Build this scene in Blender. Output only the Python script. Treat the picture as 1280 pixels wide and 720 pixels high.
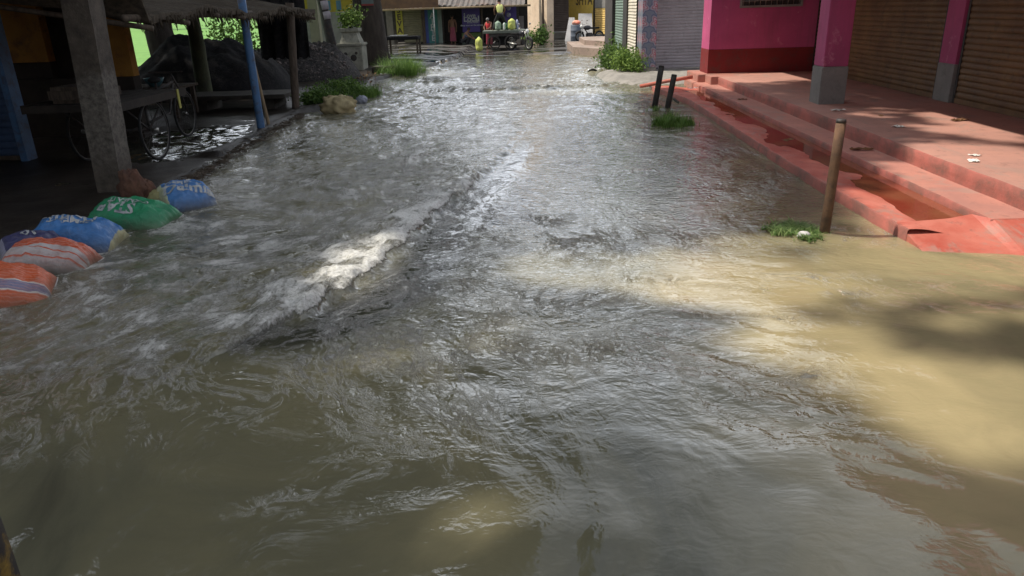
import bpy, bmesh, math, random
import numpy as np
from mathutils import Vector, Matrix, Quaternion
random.seed(7); rng = np.random.default_rng(7)
for o in list(bpy.data.objects): bpy.data.objects.remove(o)
scene = bpy.context.scene
C = scene.collection
R = math.radians

# ------------------------------------------------------------------ camera
H = 2.0
F_ = 917.0; PITCH = R(21.0); YAW = R(1.7); ROLL = R(1.8)
_f = Vector((-math.sin(YAW)*math.cos(PITCH), math.cos(YAW)*math.cos(PITCH), -math.sin(PITCH)))
_r0 = Vector((math.cos(YAW), math.sin(YAW), 0)); _u0 = _r0.cross(_f)
_r = _r0*math.cos(ROLL) - _u0*math.sin(ROLL); _u = _u0*math.cos(ROLL) + _r0*math.sin(ROLL)
cam_d = bpy.data.cameras.new('camera'); cam = bpy.data.objects.new('camera', cam_d); C.objects.link(cam)
cam.matrix_world = Matrix(((_r.x, _u.x, -_f.x, 0), (_r.y, _u.y, -_f.y, 0), (_r.z, _u.z, -_f.z, H), (0, 0, 0, 1)))
cam_d.sensor_width = 36; cam_d.lens = F_/1280*36; cam_d.clip_start = 0.05; cam_d.clip_end = 3000
scene.camera = cam

# ------------------------------------------------------------------ light
TOSUN = Vector((-.5, .06, .86)).normalized()
w = bpy.data.worlds.new('World'); scene.world = w; w.use_nodes = True
nt = w.node_tree; bg = nt.nodes['Background']
sky = nt.nodes.new('ShaderNodeTexSky'); sky.sky_type = 'NISHITA'; sky.sun_disc = False
sky.sun_elevation = math.asin(TOSUN.z); sky.sun_rotation = math.atan2(TOSUN.x, TOSUN.y)
sky.dust_density = 4.0; sky.air_density = 1.3
wtc = nt.nodes.new('ShaderNodeTexCoord'); wmp = nt.nodes.new('ShaderNodeMapping'); wmp.inputs['Scale'].default_value = (1, 1, 2.2); nt.links.new(wtc.outputs['Generated'], wmp.inputs[0])
wn = nt.nodes.new('ShaderNodeTexNoise'); wn.inputs['Scale'].default_value = 1.6; wn.inputs['Detail'].default_value = 7; wn.inputs['Roughness'].default_value = .55; nt.links.new(wmp.outputs[0], wn.inputs['Vector'])
wr = nt.nodes.new('ShaderNodeValToRGB'); wr.color_ramp.elements[0].position = .36; wr.color_ramp.elements[1].position = .58; nt.links.new(wn.outputs['Fac'], wr.inputs[0])
wx = nt.nodes.new('ShaderNodeMix'); wx.data_type = 'RGBA'; nt.links.new(wr.outputs[0], wx.inputs[0]); nt.links.new(sky.outputs[0], wx.inputs[6]); wx.inputs[7].default_value = (11.0, 11.6, 12.6, 1)
wsp = nt.nodes.new('ShaderNodeSeparateXYZ'); nt.links.new(wtc.outputs['Generated'], wsp.inputs[0])
def _mr(sock, a, b, c, d):
    q = nt.nodes.new('ShaderNodeMapRange'); q.interpolation_type = 'SMOOTHSTEP'; nt.links.new(sock, q.inputs[0])
    for i, v in enumerate((a, b, c, d)): q.inputs[i+1].default_value = v
    return q.outputs[0]
def _mm(a, b, op='MULTIPLY'):
    q = nt.nodes.new('ShaderNodeMath'); q.operation = op; nt.links.new(a, q.inputs[0])
    if isinstance(b, float): q.inputs[1].default_value = b
    else: nt.links.new(b, q.inputs[1])
    return q.outputs[0]
bank = _mm(_mm(_mr(wsp.outputs[1], .45, .95, 0, 1.0), _mr(wsp.outputs[2], .30, .62, 1, 0)), 1.0, 'ADD')     # bright cloud bank ahead
wv_ = nt.nodes.new('ShaderNodeVectorMath'); wv_.operation = 'SCALE'; nt.links.new(wx.outputs[2], wv_.inputs[0]); nt.links.new(bank, wv_.inputs['Scale'])
nt.links.new(wv_.outputs[0], bg.inputs[0]); bg.inputs[1].default_value = 0.10
sd = bpy.data.lights.new('sun', 'SUN'); sd.energy = 5.0; sd.angle = R(1.2); sd.color = (1, .93, .82)
so = bpy.data.objects.new('sun', sd); C.objects.link(so); so.rotation_mode = 'QUATERNION'
so.rotation_quaternion = TOSUN.to_track_quat('Z', 'Y'); so.location = (-20, -12, 34)
scene.view_settings.view_transform = 'Standard'; scene.view_settings.look = 'None'
scene.view_settings.exposure = 0.05; scene.view_settings.gamma = 1; scene.view_settings.use_curve_mapping = False
scene.render.engine = 'CYCLES'
scene.cycles.max_bounces = 6

# ------------------------------------------------------------------ measuring helpers (survey of the photo)
def _ray(x, y): return _f*F_ + _r*(x-640) - _u*(y-360)
def at(x, y, z=0.0):
    d = _ray(x, y); return Vector((0, 0, H)) + d*((z-H)/d.z)
def atY(x, y, Y):
    d = _ray(x, y); return Vector((0, 0, H)) + d*(Y/d.y)
def atX(x, y, X):
    d = _ray(x, y); return Vector((0, 0, H)) + d*(X/d.x)
def XY(px, Y, py=40): return atY(px, py, Y).x
def ZY(px, py, Y): return atY(px, py, Y).z

# ------------------------------------------------------------------ object helpers
def tag(o, label=None, cat=None, group=None, kind=None):
    if label: o['label'] = label
    if cat: o['category'] = cat
    if group: o['group'] = group
    if kind: o['kind'] = kind
    return o
def thing(name, loc, label, cat, group=None):
    o = bpy.data.objects.new(name, None); C.objects.link(o); o.location = loc; o.empty_display_size = .2
    return tag(o, label, cat, group)
def wloc(o):
    v = Vector((0, 0, 0))
    while o is not None: v = v + o.location; o = o.parent
    return v
def link_mesh(name, me, mat, parent=None, loc=None):
    o = bpy.data.objects.new(name, me); C.objects.link(o)
    if mat is not None:
        me.materials.clear(); me.materials.append(mat)
    if parent is not None: o.parent = parent
    if loc is not None: o.location = loc
    return o
def copy_tree(o, parent=None):
    c = o.copy(); C.objects.link(c); c.parent = parent
    for ch in list(o.children): copy_tree(ch, c)
    return c

class MB:
    """collects geometry in world coordinates"""
    def __init__(s): s.v = []; s.f = []; s.sm = []
    def add(s, vs, fs, smooth=False):
        b = len(s.v); s.v.extend([tuple(p) for p in vs])
        for f in fs: s.f.append(tuple(i+b for i in f)); s.sm.append(smooth)
        return s
    def box(s, x0, x1, y0, y1, z0, z1, bev=0.0, M=None):
        if bev > 0:
            bm = bmesh.new(); bmesh.ops.create_cube(bm, size=1)
            for v in bm.verts: v.co = Vector(((x0+x1)/2+v.co.x*(x1-x0), (y0+y1)/2+v.co.y*(y1-y0), (z0+z1)/2+v.co.z*(z1-z0)))
            bmesh.ops.bevel(bm, geom=bm.edges[:], offset=bev, segments=2, affect='EDGES')
            bm.verts.index_update()
            vs = [v.co.copy() for v in bm.verts]; fs = [[v.index for v in f.verts] for f in bm.faces]; bm.free()
        else:
            vs = [Vector(p) for p in ((x0,y0,z0),(x1,y0,z0),(x1,y1,z0),(x0,y1,z0),(x0,y0,z1),(x1,y0,z1),(x1,y1,z1),(x0,y1,z1))]
            fs = [(0,3,2,1),(4,5,6,7),(0,1,5,4),(1,2,6,5),(2,3,7,6),(3,0,4,7)]
        if M is not None: vs = [M @ v for v in vs]
        return s.add(vs, fs)
    def tube(s, pts, rad, n=10, cap=True, jit=0.0):
        pts = [Vector(p) for p in pts]; m = len(pts)
        rad = [rad]*m if not hasattr(rad, '__len__') else rad
        vs = []; fs = []; up = None
        for i, p in enumerate(pts):
            t = (pts[min(i+1, m-1)]-pts[max(i-1, 0)]).normalized()
            if up is None:
                up = Vector((0, 0, 1)) if abs(t.z) < .9 else Vector((1, 0, 0))
            a = t.cross(up).normalized(); b = a.cross(t).normalized(); up = b
            for k in range(n):
                q = 2*math.pi*k/n; rr = rad[i]*(1+random.uniform(-jit, jit))
                vs.append(p + a*math.cos(q)*rr + b*math.sin(q)*rr)
        for i in range(m-1):
            for k in range(n):
                k2 = (k+1) % n; fs.append((i*n+k, i*n+k2, (i+1)*n+k2, (i+1)*n+k))
        if cap:
            fs.append(tuple(range(n-1, -1, -1))); fs.append(tuple(range((m-1)*n, m*n)))
        return s.add(vs, fs, True)
    def lathe(s, c, prof, n=20, M=None):
        vs = []; fs = []
        for r, z in prof:
            for k in range(n):
                q = 2*math.pi*k/n; v = Vector((r*math.cos(q), r*math.sin(q), z))
                if M is not None: v = M @ v
                vs.append(Vector(c)+v)
        m = len(prof)
        for i in range(m-1):
            for k in range(n):
                k2 = (k+1) % n; fs.append((i*n+k, i*n+k2, (i+1)*n+k2, (i+1)*n+k))
        fs.append(tuple(range(n-1, -1, -1))); fs.append(tuple(range((m-1)*n, m*n)))
        return s.add(vs, fs, True)
    def ring(s, c, ax, R0, r, n=32, m=8):
        ax = Vector(ax).normalized(); q = ax.to_track_quat('Z', 'Y'); vs = []; fs = []
        for i in range(n):
            a = 2*math.pi*i/n; d = q @ Vector((math.cos(a), math.sin(a), 0))
            for k in range(m):
                b = 2*math.pi*k/m
                vs.append(Vector(c) + d*(R0+r*math.cos(b)) + ax*r*math.sin(b))
        for i in range(n):
            for k in range(m):
                fs.append((i*m+k, ((i+1) % n)*m+k, ((i+1) % n)*m+(k+1) % m, i*m+(k+1) % m))
        return s.add(vs, fs, True)
    def blob(s, c, rx, ry, rz, n=14, m=9, jit=0.0, M=None):
        vs = []; fs = []
        for i in range(m+1):
            th = math.pi*i/m
            for k in range(n):
                ph = 2*math.pi*k/n; j = 1+random.uniform(-jit, jit)
                v = Vector((rx*math.sin(th)*math.cos(ph)*j, ry*math.sin(th)*math.sin(ph)*j, rz*math.cos(th)*j))
                if M is not None: v = M @ v
                vs.append(Vector(c)+v)
        for i in range(m):
            for k in range(n):
                fs.append((i*n+k, (i+1)*n+k, (i+1)*n+(k+1) % n, i*n+(k+1) % n))
        return s.add(vs, fs, True)
    def build(s, name, mat, parent=None, loc=None, label=None, cat=None, group=None, kind=None):
        """parent: vertices become relative to it; else origin at loc"""
        org = wloc(parent) if parent is not None else (Vector(loc) if loc is not None else Vector((0, 0, 0)))
        me = bpy.data.meshes.new(name)
        me.from_pydata([(p[0]-org.x, p[1]-org.y, p[2]-org.z) for p in s.v], [], s.f)
        me.polygons.foreach_set('use_smooth', s.sm); me.update()
        o = link_mesh(name, me, mat, parent, None if parent is not None else org)
        return tag(o, label, cat, group, kind)

# ------------------------------------------------------------------ materials
def nodes(name):
    m = bpy.data.materials.new(name); m.use_nodes = True
    nt = m.node_tree; return m, nt, nt.nodes['Principled BSDF']
def N(nt, t, **k):
    n = nt.nodes.new(t)
    for a, b in k.items(): setattr(n, a, b)
    return n
def ramp(nt, fac, stops, interp='LINEAR'):
    r = nt.nodes.new('ShaderNodeValToRGB'); e = r.color_ramp; e.interpolation = interp
    while len(e.elements) < len(stops): e.elements.new(.5)
    for el, (p, c) in zip(e.elements, stops):
        el.position = p; el.color = (*c, 1) if len(c) == 3 else c
    nt.links.new(fac, r.inputs[0]); return r.outputs[0]
def noise(nt, vec, scale, detail=5, rough=.55, dist=0.0):
    n = nt.nodes.new('ShaderNodeTexNoise'); n.inputs['Scale'].default_value = scale
    n.inputs['Detail'].default_value = detail; n.inputs['Roughness'].default_value = rough; n.inputs['Distortion'].default_value = dist
    if vec is not None: nt.links.new(vec, n.inputs['Vector'])
    return n.outputs['Fac']
def coord(nt, kind='Object', scale=(1, 1, 1)):
    t = nt.nodes.new('ShaderNodeTexCoord'); m = nt.nodes.new('ShaderNodeMapping'); m.inputs['Scale'].default_value = scale
    nt.links.new(t.outputs[kind], m.inputs[0]); return m.outputs[0]
def mth(nt, op, a, b=None, c=None):
    n = nt.nodes.new('ShaderNodeMath'); n.operation = op
    for i, v in enumerate((a, b, c)):
        if v is None: continue
        if isinstance(v, (int, float)): n.inputs[i].default_value = v
        else: nt.links.new(v, n.inputs[i])
    return n.outputs[0]
def mixc(nt, fac, a, b):
    n = nt.nodes.new('ShaderNodeMix'); n.data_type = 'RGBA'
    if isinstance(fac, (int, float)): n.inputs[0].default_value = fac
    else: nt.links.new(fac, n.inputs[0])
    for i, v in ((6, a), (7, b)):
        if isinstance(v, tuple): n.inputs[i].default_value = (*v[:3], 1)
        else: nt.links.new(v, n.inputs[i])
    return n.outputs[2]
def bump(nt, bsdf, h, strength=.3, dist=.01, prev=None):
    b = nt.nodes.new('ShaderNodeBump'); b.inputs['Strength'].default_value = strength; b.inputs['Distance'].default_value = dist
    nt.links.new(h, b.inputs['Height'])
    if prev is not None: nt.links.new(prev, b.inputs['Normal'])
    nt.links.new(b.outputs[0], bsdf.inputs['Normal']); return b.outputs[0]
_mc = {}
def mat(name, c1, c2=None, rough=.8, scale=3.0, dirt=None, dscale=8.0, bstr=.25, bdist=.006, metal=0.0, spec=.3, stretch=(1, 1, 1), damt=.5, trans=0.0, alpha=1.0):
    if name in _mc: return _mc[name]
    m, nt, b = nodes(name); c2 = c2 or tuple(x*.7 for x in c1)
    v = coord(nt, 'Object', stretch)
    n1 = noise(nt, v, scale, 6, .6)
    col = ramp(nt, n1, [(.32, c2), (.66, c1)])
    if dirt:
        n2 = noise(nt, v, dscale, 8, .7, .4)
        f = ramp(nt, n2, [(.5, (0, 0, 0)), (.68, (damt,)*3)])
        col = mixc(nt, f, col, dirt)
    nt.links.new(col, b.inputs['Base Color'])
    b.inputs['Roughness'].default_value = rough; b.inputs['Metallic'].default_value = metal
    b.inputs['Specular IOR Level'].default_value = spec
    if trans: b.inputs['Subsurface Weight'].default_value = 0
    if bstr: bump(nt, b, noise(nt, v, scale*9, 5, .65), bstr, bdist)
    _mc[name] = m; return m

def leafmat(name, c1, c2, c3=None, tl=.35):
    if name in _mc: return _mc[name]
    m, nt, b = nodes(name)
    oi = nt.nodes.new('ShaderNodeNewGeometry'); 
    col = ramp(nt, oi.outputs['Random Per Island'], [(0, c2), (.6, c1), (1, c3 or tuple(min(1, x*1.5) for x in c1))])
    nt.links.new(col, b.inputs['Base Color']); b.inputs['Roughness'].default_value = .55; b.inputs['Specular IOR Level'].default_value = .3
    t = nt.nodes.new('ShaderNodeBsdfTranslucent'); nt.links.new(col, t.inputs[0])
    mx = nt.nodes.new('ShaderNodeMixShader'); mx.inputs[0].default_value = tl
    nt.links.new(b.outputs[0], mx.inputs[1]); nt.links.new(t.outputs[0], mx.inputs[2])
    nt.links.new(mx.outputs[0], nt.nodes['Material Output'].inputs[0]); _mc[name] = m; return m

M_mud = mat('wet_mud', (.036, .029, .023), (.017, .014, .012), .45, 2.2, (.07, .058, .046), 9, .5, .02, spec=.2)
def asph():
    m, nt, b = nodes('wet_asphalt'); v = coord(nt); n1 = noise(nt, v, 2.0, 6, .6)
    pd = ramp(nt, noise(nt, coord(nt, 'Object', (.28, .9, 1)), 1.2, 5, .55, .6), [(.44, (0,)*3), (.52, (1,)*3)])
    nt.links.new(mixc(nt, pd, ramp(nt, n1, [(.3, (.05, .045, .04)), (.7, (.09, .08, .07))]), (.035, .035, .03)), b.inputs['Base Color'])
    nt.links.new(ramp(nt, pd, [(0, (.5,)*3), (1, (.05,)*3)]), b.inputs['Roughness']); b.inputs['Specular IOR Level'].default_value = .8
    bump(nt, b, mth(nt, 'MULTIPLY', noise(nt, v, 22, 4, .6), mth(nt, 'SUBTRACT', 1.0, mth(nt, 'MULTIPLY', pd, .85))), .4, .01); return m
M_asph = asph()
M_conc = mat('grey_concrete', (.30, .28, .25), (.19, .18, .16), .85, 2.5, (.07, .065, .055), 6, .4, .008)
M_concd = mat('dark_concrete_post', (.075, .064, .052), (.035, .03, .025), .85, 4, (.03, .028, .025), 5, .5, .012, damt=.8)
M_wood = mat('weathered_wood', (.13, .10, .075), (.06, .045, .035), .85, 3, (.03, .025, .02), 9, .6, .01, stretch=(6, 6, 1))
M_woodlight = mat('bamboo', (.30, .22, .13), (.18, .13, .08), .7, 3, None, 9, .3, .004, stretch=(6, 6, 1))
M_blue = mat('blue_painted_pipe', (.07, .17, .34), (.05, .11, .22), .5, 4, (.06, .05, .045), 7, .2, .003, damt=.8, spec=.5)
M_bark = mat('bark', (.075, .06, .05), (.035, .028, .024), .95, 3, (.02, .018, .016), 6, .9, .03, stretch=(3, 3, .7))
M_dark = mat('dark_iron', (.045, .04, .038), (.02, .019, .018), .6, 8, (.10, .05, .03), 12, .3, .003, spec=.4)
M_rust = mat('rusty_iron', (.19, .105, .06), (.09, .055, .038), .85, 9, (.035, .03, .026), 14, .6, .006)
M_rubber = mat('tyre_rubber', (.02, .02, .02), (.012, .012, .012), .8, 8)
M_steel = mat('worn_steel', (.45, .45, .43), (.25, .24, .22), .35, 8, (.12, .08, .05), 14, .1, .002, metal=.8)
M_thatch = mat('old_thatch', (.13, .10, .07), (.05, .04, .03), .95, 5, (.025, .02, .015), 12, .8, .03, stretch=(2, 8, 2))
M_tin = mat('rusty_tin', (.16, .10, .07), (.08, .055, .045), .75, 2, (.04, .03, .025), 6, .3, .005)
M_ochre = mat('ochre_plaster', (.42, .21, .045), (.28, .13, .03), .9, 2, (.07, .05, .035), 3.5, .4, .01, damt=.7)
M_cream = mat('cream_plaster', (.78, .62, .46), (.66, .50, .36), .9, 1.5, (.42, .33, .25), 4, .3, .008)
M_yell = mat('yellow_wall_paint', (.80, .58, .13), (.68, .48, .10), .85, 2, (.45, .36, .20), 5, .25, .006)
M_white = mat('white_stone', (.62, .60, .58), (.48, .46, .45), .8, 2, (.25, .24, .22), 5, .3, .006)
M_black = mat('black_tarpaulin', (.022, .021, .023), (.012, .012, .013), .85, 3, (.05, .045, .04), 12, .7, .03, spec=.12)
def pinkm():
    m, nt, b = nodes('pink_plaster'); v = coord(nt)
    col = ramp(nt, noise(nt, v, 1.1, 7, .65, .2), [(.3, (.40, .07, .17)), (.7, (.55, .10, .23))])
    st_ = noise(nt, coord(nt, 'Object', (7, 7, .7)), 1.0, 6, .65); col = mixc(nt, ramp(nt, st_, [(.5, (0,)*3), (.72, (.5,)*3)]), col, (.26, .08, .13))
    pt_ = noise(nt, v, 3.2, 8, .75, .3); col = mixc(nt, ramp(nt, pt_, [(.6, (0,)*3), (.66, (.55,)*3)]), col, (.62, .25, .33))
    sp_ = noise(nt, v, 9, 8, .8); col = mixc(nt, ramp(nt, sp_, [(.62, (0,)*3), (.7, (.7,)*3)]), col, (.16, .06, .08))
    nt.links.new(col, b.inputs['Base Color']); b.inputs['Roughness'].default_value = .75; b.inputs['Specular IOR Level'].default_value = .3
    bump(nt, b, noise(nt, v, 14, 7, .7), .3, .006); return m
M_pink = pinkm()
M_lilac = M_pink
M_maroon = mat('maroon_dado', (.22, .025, .025), (.16, .02, .02), .75, 1.6, (.10, .045, .04), 5, .3, .004, damt=.8)
M_greycol = mat('grey_cement_footing', (.27, .26, .24), (.20, .19, .18), .9, 3, (.12, .11, .10), 6, .35, .006)

def wetred(name, c1, c2, wet=.5):
    m, nt, b = nodes(name); v = coord(nt)
    n1 = noise(nt, v, 1.6, 8, .65, .3); col = ramp(nt, n1, [(.35, c2), (.6, c1)])
    worn = noise(nt, coord(nt, 'Object', (.9, .5, 2)), 2.6, 9, .72, .8)
    col = mixc(nt, ramp(nt, worn, [(.53, (0,)*3), (.60, (.55,)*3)]), col, (.32, .22, .18))
    grime = noise(nt, v, 6, 9, .75, .2)
    col = mixc(nt, ramp(nt, grime, [(.56, (0,)*3), (.72, (.75,)*3)]), col, (.10, .06, .05))
    speck = noise(nt, v, 55, 3, .7)
    col = mixc(nt, ramp(nt, speck, [(.66, (0,)*3), (.72, (.6,)*3)]), col, (.11, .07, .055))
    nt.links.new(col, b.inputs['Base Color'])
    wn = noise(nt, v, 1.1, 4, .5, .5)
    nt.links.new(ramp(nt, wn, [(.42, (.85,)*3), (.56, (1-wet,)*3)]), b.inputs['Roughness'])
    b.inputs['Specular IOR Level'].default_value = .4
    bump(nt, b, noise(nt, v, 28, 6, .7), .3, .005); return m
M_floor = wetred('red_oxide_floor', (.46, .235, .18), (.37, .20, .16), .3)
M_step = wetred('red_oxide_step', (.46, .20, .15), (.37, .17, .135), .35)
M_kerb = wetred('wet_red_kerb', (.50, .16, .115), (.38, .07, .045), .5)

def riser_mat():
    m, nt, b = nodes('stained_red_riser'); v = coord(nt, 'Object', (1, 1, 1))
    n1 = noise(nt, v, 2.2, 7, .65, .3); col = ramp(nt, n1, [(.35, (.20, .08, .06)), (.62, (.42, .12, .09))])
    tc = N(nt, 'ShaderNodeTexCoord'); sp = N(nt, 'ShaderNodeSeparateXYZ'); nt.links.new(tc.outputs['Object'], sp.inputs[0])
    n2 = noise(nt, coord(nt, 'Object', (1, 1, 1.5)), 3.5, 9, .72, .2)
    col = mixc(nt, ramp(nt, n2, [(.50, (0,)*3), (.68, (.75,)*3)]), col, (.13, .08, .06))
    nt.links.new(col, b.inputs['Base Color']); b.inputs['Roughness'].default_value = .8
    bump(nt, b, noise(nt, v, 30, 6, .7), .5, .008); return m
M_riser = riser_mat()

# ------------------------------------------------------------------ numpy noise
_perm = rng.permutation(512); _g = rng.uniform(0, 2*np.pi, 512)
def perlin(x, y, seed=0):
    xi = np.floor(x).astype(int); yi = np.floor(y).astype(int); xf = x-xi; yf = y-yi
    u = xf*xf*xf*(xf*(xf*6-15)+10); v = yf*yf*yf*(yf*(yf*6-15)+10)
    def g(ix, iy, dx, dy):
        h = _g[(_perm[(ix+seed*37) & 511]+iy*131+seed*7) & 511]; return np.cos(h)*dx+np.sin(h)*dy
    a = g(xi, yi, xf, yf); b = g(xi+1, yi, xf-1, yf); c = g(xi, yi+1, xf, yf-1); d = g(xi+1, yi+1, xf-1, yf-1)
    return (a*(1-u)+b*u)*(1-v)+(c*(1-u)+d*u)*v
def fbm(x, y, o=4, seed=0, gain=.5):
    s = np.zeros_like(x); a = 1.0; k = 1.0
    for i in range(o): s += a*perlin(x*k+i*13.7, y*k+i*7.3, seed+i); a *= gain; k *= 2.03
    return s
def sstep(a, b, x):
    t = np.clip((x-a)/(b-a), 0, 1); return t*t*(3-2*t)

# ------------------------------------------------------------------ shoreline (left bank) and ground
shore_px = [(-200, 520), (-60, 420), (0, 372), (60, 318), (110, 288), (160, 262), (215, 240), (262, 212), (330, 170), (378, 144), (425, 133), (463, 119), (472, 103), (515, 92), (555, 80), (575, 73)]
shore = [at(x, y) for x, y in shore_px]
sY = np.array([p.y for p in shore]); sX = np.array([p.x for p in shore]); ordr = np.argsort(sY); sY = sY[ordr]; sX = sX[ordr]
FARY = 33.0
def ground_h(x, y):
    xl = np.interp(y, sY, sX)
    d = xl - x                                   # >0 on the left bank
    n = fbm(x*.9, y*.9, 4, 3)*.05 + fbm(x*5, y*5, 3, 9)*.012
    bank = .045 + .07*np.exp(-((d-.25)/.35)**2)*(y > 11) + n*.8
    # puddle inside the shed
    bank = bank - .13*np.exp(-(((x+5.7)/1.1)**2+((y-12.6)/2.0)**2)) - .05*(y < 9)*sstep(0, .6, d)*0
    bank = bank + .12*sstep(17.5, 20, y)*sstep(.3, 2.0, d)
    z = np.where(d > 0, bank*sstep(-.05, .15, d) - .3*(1-sstep(-.05, .15, d)), -.3 + .0*x)
    z = -.3 + (z+.3)*sstep(-.25, .12, d)
    far = sstep(FARY-3.5+fbm(x*.5, y*.5, 2, 5)*3, FARY+1.5+fbm(x*.5, y*.5, 2, 5)*3, y)
    z = z*(1-far) + np.maximum(z, .012+fbm(x*.35, y*.8, 4, 11)*.04)*far
    rb = sstep(1.9, 2.9, x - .02*(y-24))*sstep(22.0, 23.0, y)
    z = z*(1-rb)+np.maximum(z, .05+n)*rb
    return z
def axis(segs):
    out = []
    for a, b, st in segs: out.extend(np.arange(a, b, st))
    out.append(segs[-1][1]); return np.array(out)
gx = axis([(-1500, -200, 130), (-200, -40, 16), (-40, -16, 2), (-16, -2, .12), (-2, 8, .2), (8, 40, 3), (40, 200, 16), (200, 1500, 130)])
gy = axis([(-1500, -100, 140), (-100, -10, 9), (-10, 4, .5), (4, 24, .12), (24, 50, .25), (50, 100, 4), (100, 300, 20), (300, 1800, 150)])
GX, GY = np.meshgrid(gx, gy)
GZ = ground_h(GX, GY)
GZ = np.where(GX < np.interp(GY, [13, 24], [-14.8, -10.3]), np.minimum(GZ, -.05), GZ)
def grid_mesh(name, X, Y, Z, smooth=True):
    ny, nx = X.shape; me = bpy.data.meshes.new(name)
    co = np.stack([X, Y, Z], -1).reshape(-1, 3).astype(np.float32)
    me.vertices.add(nx*ny); me.vertices.foreach_set('co', co.ravel())
    i = np.arange((ny-1)*(nx-1)); r = i//(nx-1); c = i % (nx-1); a = r*nx+c
    q = np.stack([a, a+1, a+nx+1, a+nx], -1).astype(np.int32)
    me.loops.add(q.size); me.loops.foreach_set('vertex_index', q.ravel())
    me.polygons.add(len(q)); me.polygons.foreach_set('loop_start', np.arange(0, q.size, 4, dtype=np.int32))
    me.polygons.foreach_set('use_smooth', np.ones(len(q), dtype=bool))
    me.update(calc_edges=True); return me
tag(link_mesh('ground', grid_mesh('ground', GX, GY, GZ), M_mud), kind='structure')

# ------------------------------------------------------------------ water
NR, NC = 1150, 900
tt = np.linspace(0, 1, NR); WY = -1.2 + 36.0*(np.exp(3.1*tt)-1)/(math.exp(3.1)-1)
uu = np.linspace(-1, 1, NC)
Wid = 4.2 + .62*np.clip(WY, 0, 99); Cx = -.3 - .06*WY
X = Cx[:, None] + uu[None, :]*Wid[:, None] ; Y = np.repeat(WY[:, None], NC, 1)
X = X + 0.0
def P(px, py): p = at(px, py); return (p.x, p.y)
def gauss(px, py, rx, ry, ang=0):
    cx, cy = P(px, py); dx = X-cx; dy = Y-cy; c, s = math.cos(R(ang)), math.sin(R(ang))
    a = (dx*c+dy*s)/rx; b = (-dx*s+dy*c)/ry; return np.exp(-(a*a+b*b))
# flow coordinates: fan out from a source far up the street
Sx, Sy = .3, 19.0
dx = X-Sx; dy = Sy+2-Y
wx = fbm(X*.45, Y*.35, 3, 21)*.55; wy = fbm(X*.45+9, Y*.35, 3, 22)*.55
ang = np.arctan2(dx+wx, np.maximum(dy, .5)+wy); rad = np.hypot(dx, dy)
S_ = rad+wy*.6; T_ = ang*9.0+wx*.3
left = 1-sstep(-.9, .3, X+ .10*(Y-6)+fbm(X*.6, Y*.5, 3, 31)*.6)       # turbulent left half
farf = sstep(9, 16, Y)
# standing wave
crest = [(690, 120), (655, 160), (622, 198), (585, 232), (545, 262), (512, 292), (470, 330), (430, 362), (372, 392)]
cp = np.array([P(*c) for c in crest]); 
D = np.full(X.shape, 99.0); TS = np.zeros(X.shape); SG = np.zeros(X.shape)
for i in range(len(cp)-1):
    a = cp[i]; b = cp[i+1]; ab = b-a; L = np.hypot(*ab)
    jx = X-a[0]; jy = Y-a[1]; t = np.clip((jx*ab[0]+jy*ab[1])/L/L, 0, 1)
    ex = jx-t*ab[0]; ey = jy-t*ab[1]; d = np.hypot(ex, ey); cr = ab[0]*jy-ab[1]*jx
    m = d < D; D = np.where(m, d, D); TS = np.where(m, (i+t)/(len(cp)-1), TS); SG = np.where(m, np.sign(cr), SG)
SD = D*SG       # sign
# left side of the crest should be positive distance
probe = P(480, 270); j = np.argmin((X-probe[0])**2+(Y-probe[1])**2); sgn = np.sign(SD.ravel()[j]); SD = SD*sgn
SDn = SD + fbm(X*3.2, Y*3.2, 4, 41)*.10 + fbm(X*12, Y*12, 2, 45)*.02
wv = sstep(.02, .35, TS)*(1-sstep(.95, 1.0, TS)*.3)
ridge = (sstep(-.09, .07, SDn)*np.exp(-np.maximum(SDn, 0)/.6)*.10*(.35+.65*TS) - .03*np.exp(-((SDn+.16)/.16)**2))*wv
# far cascade ridges on the left
casc = np.zeros_like(X); cfo = np.zeros_like(X)
for (px, py, rx, ry, a, h) in [(372, 108, .8, .35, 25, .04), (430, 103, .7, .3, 30, .07), (475, 97, .8, .3, 30, .10), (520, 92, .9, .4, 25, .17), (560, 88, .7, .35, 10, .18), (545, 103, .5, .4, 0, .17), (610, 113, 1.6, .25, -3, .05), (700, 110, 1.6, .22, 3, .05), (745, 92, .45, .3, 0, .16), (790, 104, .7, .3, 5, .05)]:
    g = gauss(px, py, rx*1.2, ry*1.2, a); casc += g*h; cfo = np.maximum(cfo, g)
h = np.zeros_like(X)
rough = .35+.65*left
smoothnear = 1-.8*sstep(4.2, 2.6, Y)*(1-gauss(520, 560, .8, .8))
h += fbm(S_*.8, T_*1.7, 3, 51)*.040*rough
h += fbm(S_*2.0, T_*3.0, 2, 52)*.020*(left*1.0+.35)*(1-.45*sstep(4.5, 2.5, Y))
h += fbm(X*6.0, Y*6.0, 2, 53)*.0042*(left*1.0+.2)*(1-.6*sstep(4.2, 2.4, Y))
wxx = fbm(X*.9, Y*.9, 2, 57)*1.3; wyy = fbm(X*.9+5, Y*.9, 2, 58)*1.3
rip = gauss(770, 400, .9, .5, -25)+.8*gauss(960, 500, 1.0, .6, -25)+.8*gauss(720, 270, .5, 1.6, 10)+.5*gauss(620, 520, .7, .5)+.5*gauss(750, 180, .9, 3.5)
h += fbm((X*.5+Y*.85)*5.0+wxx*2, (X*.85-Y*.5)*2.2+wyy*2, 2, 59)*.010*rip
h += fbm(X*1.1+wxx, Y*2.3+wyy, 2, 63)*.014*sstep(.3, 1.2, X)*sstep(6.5, 5, Y)
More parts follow.
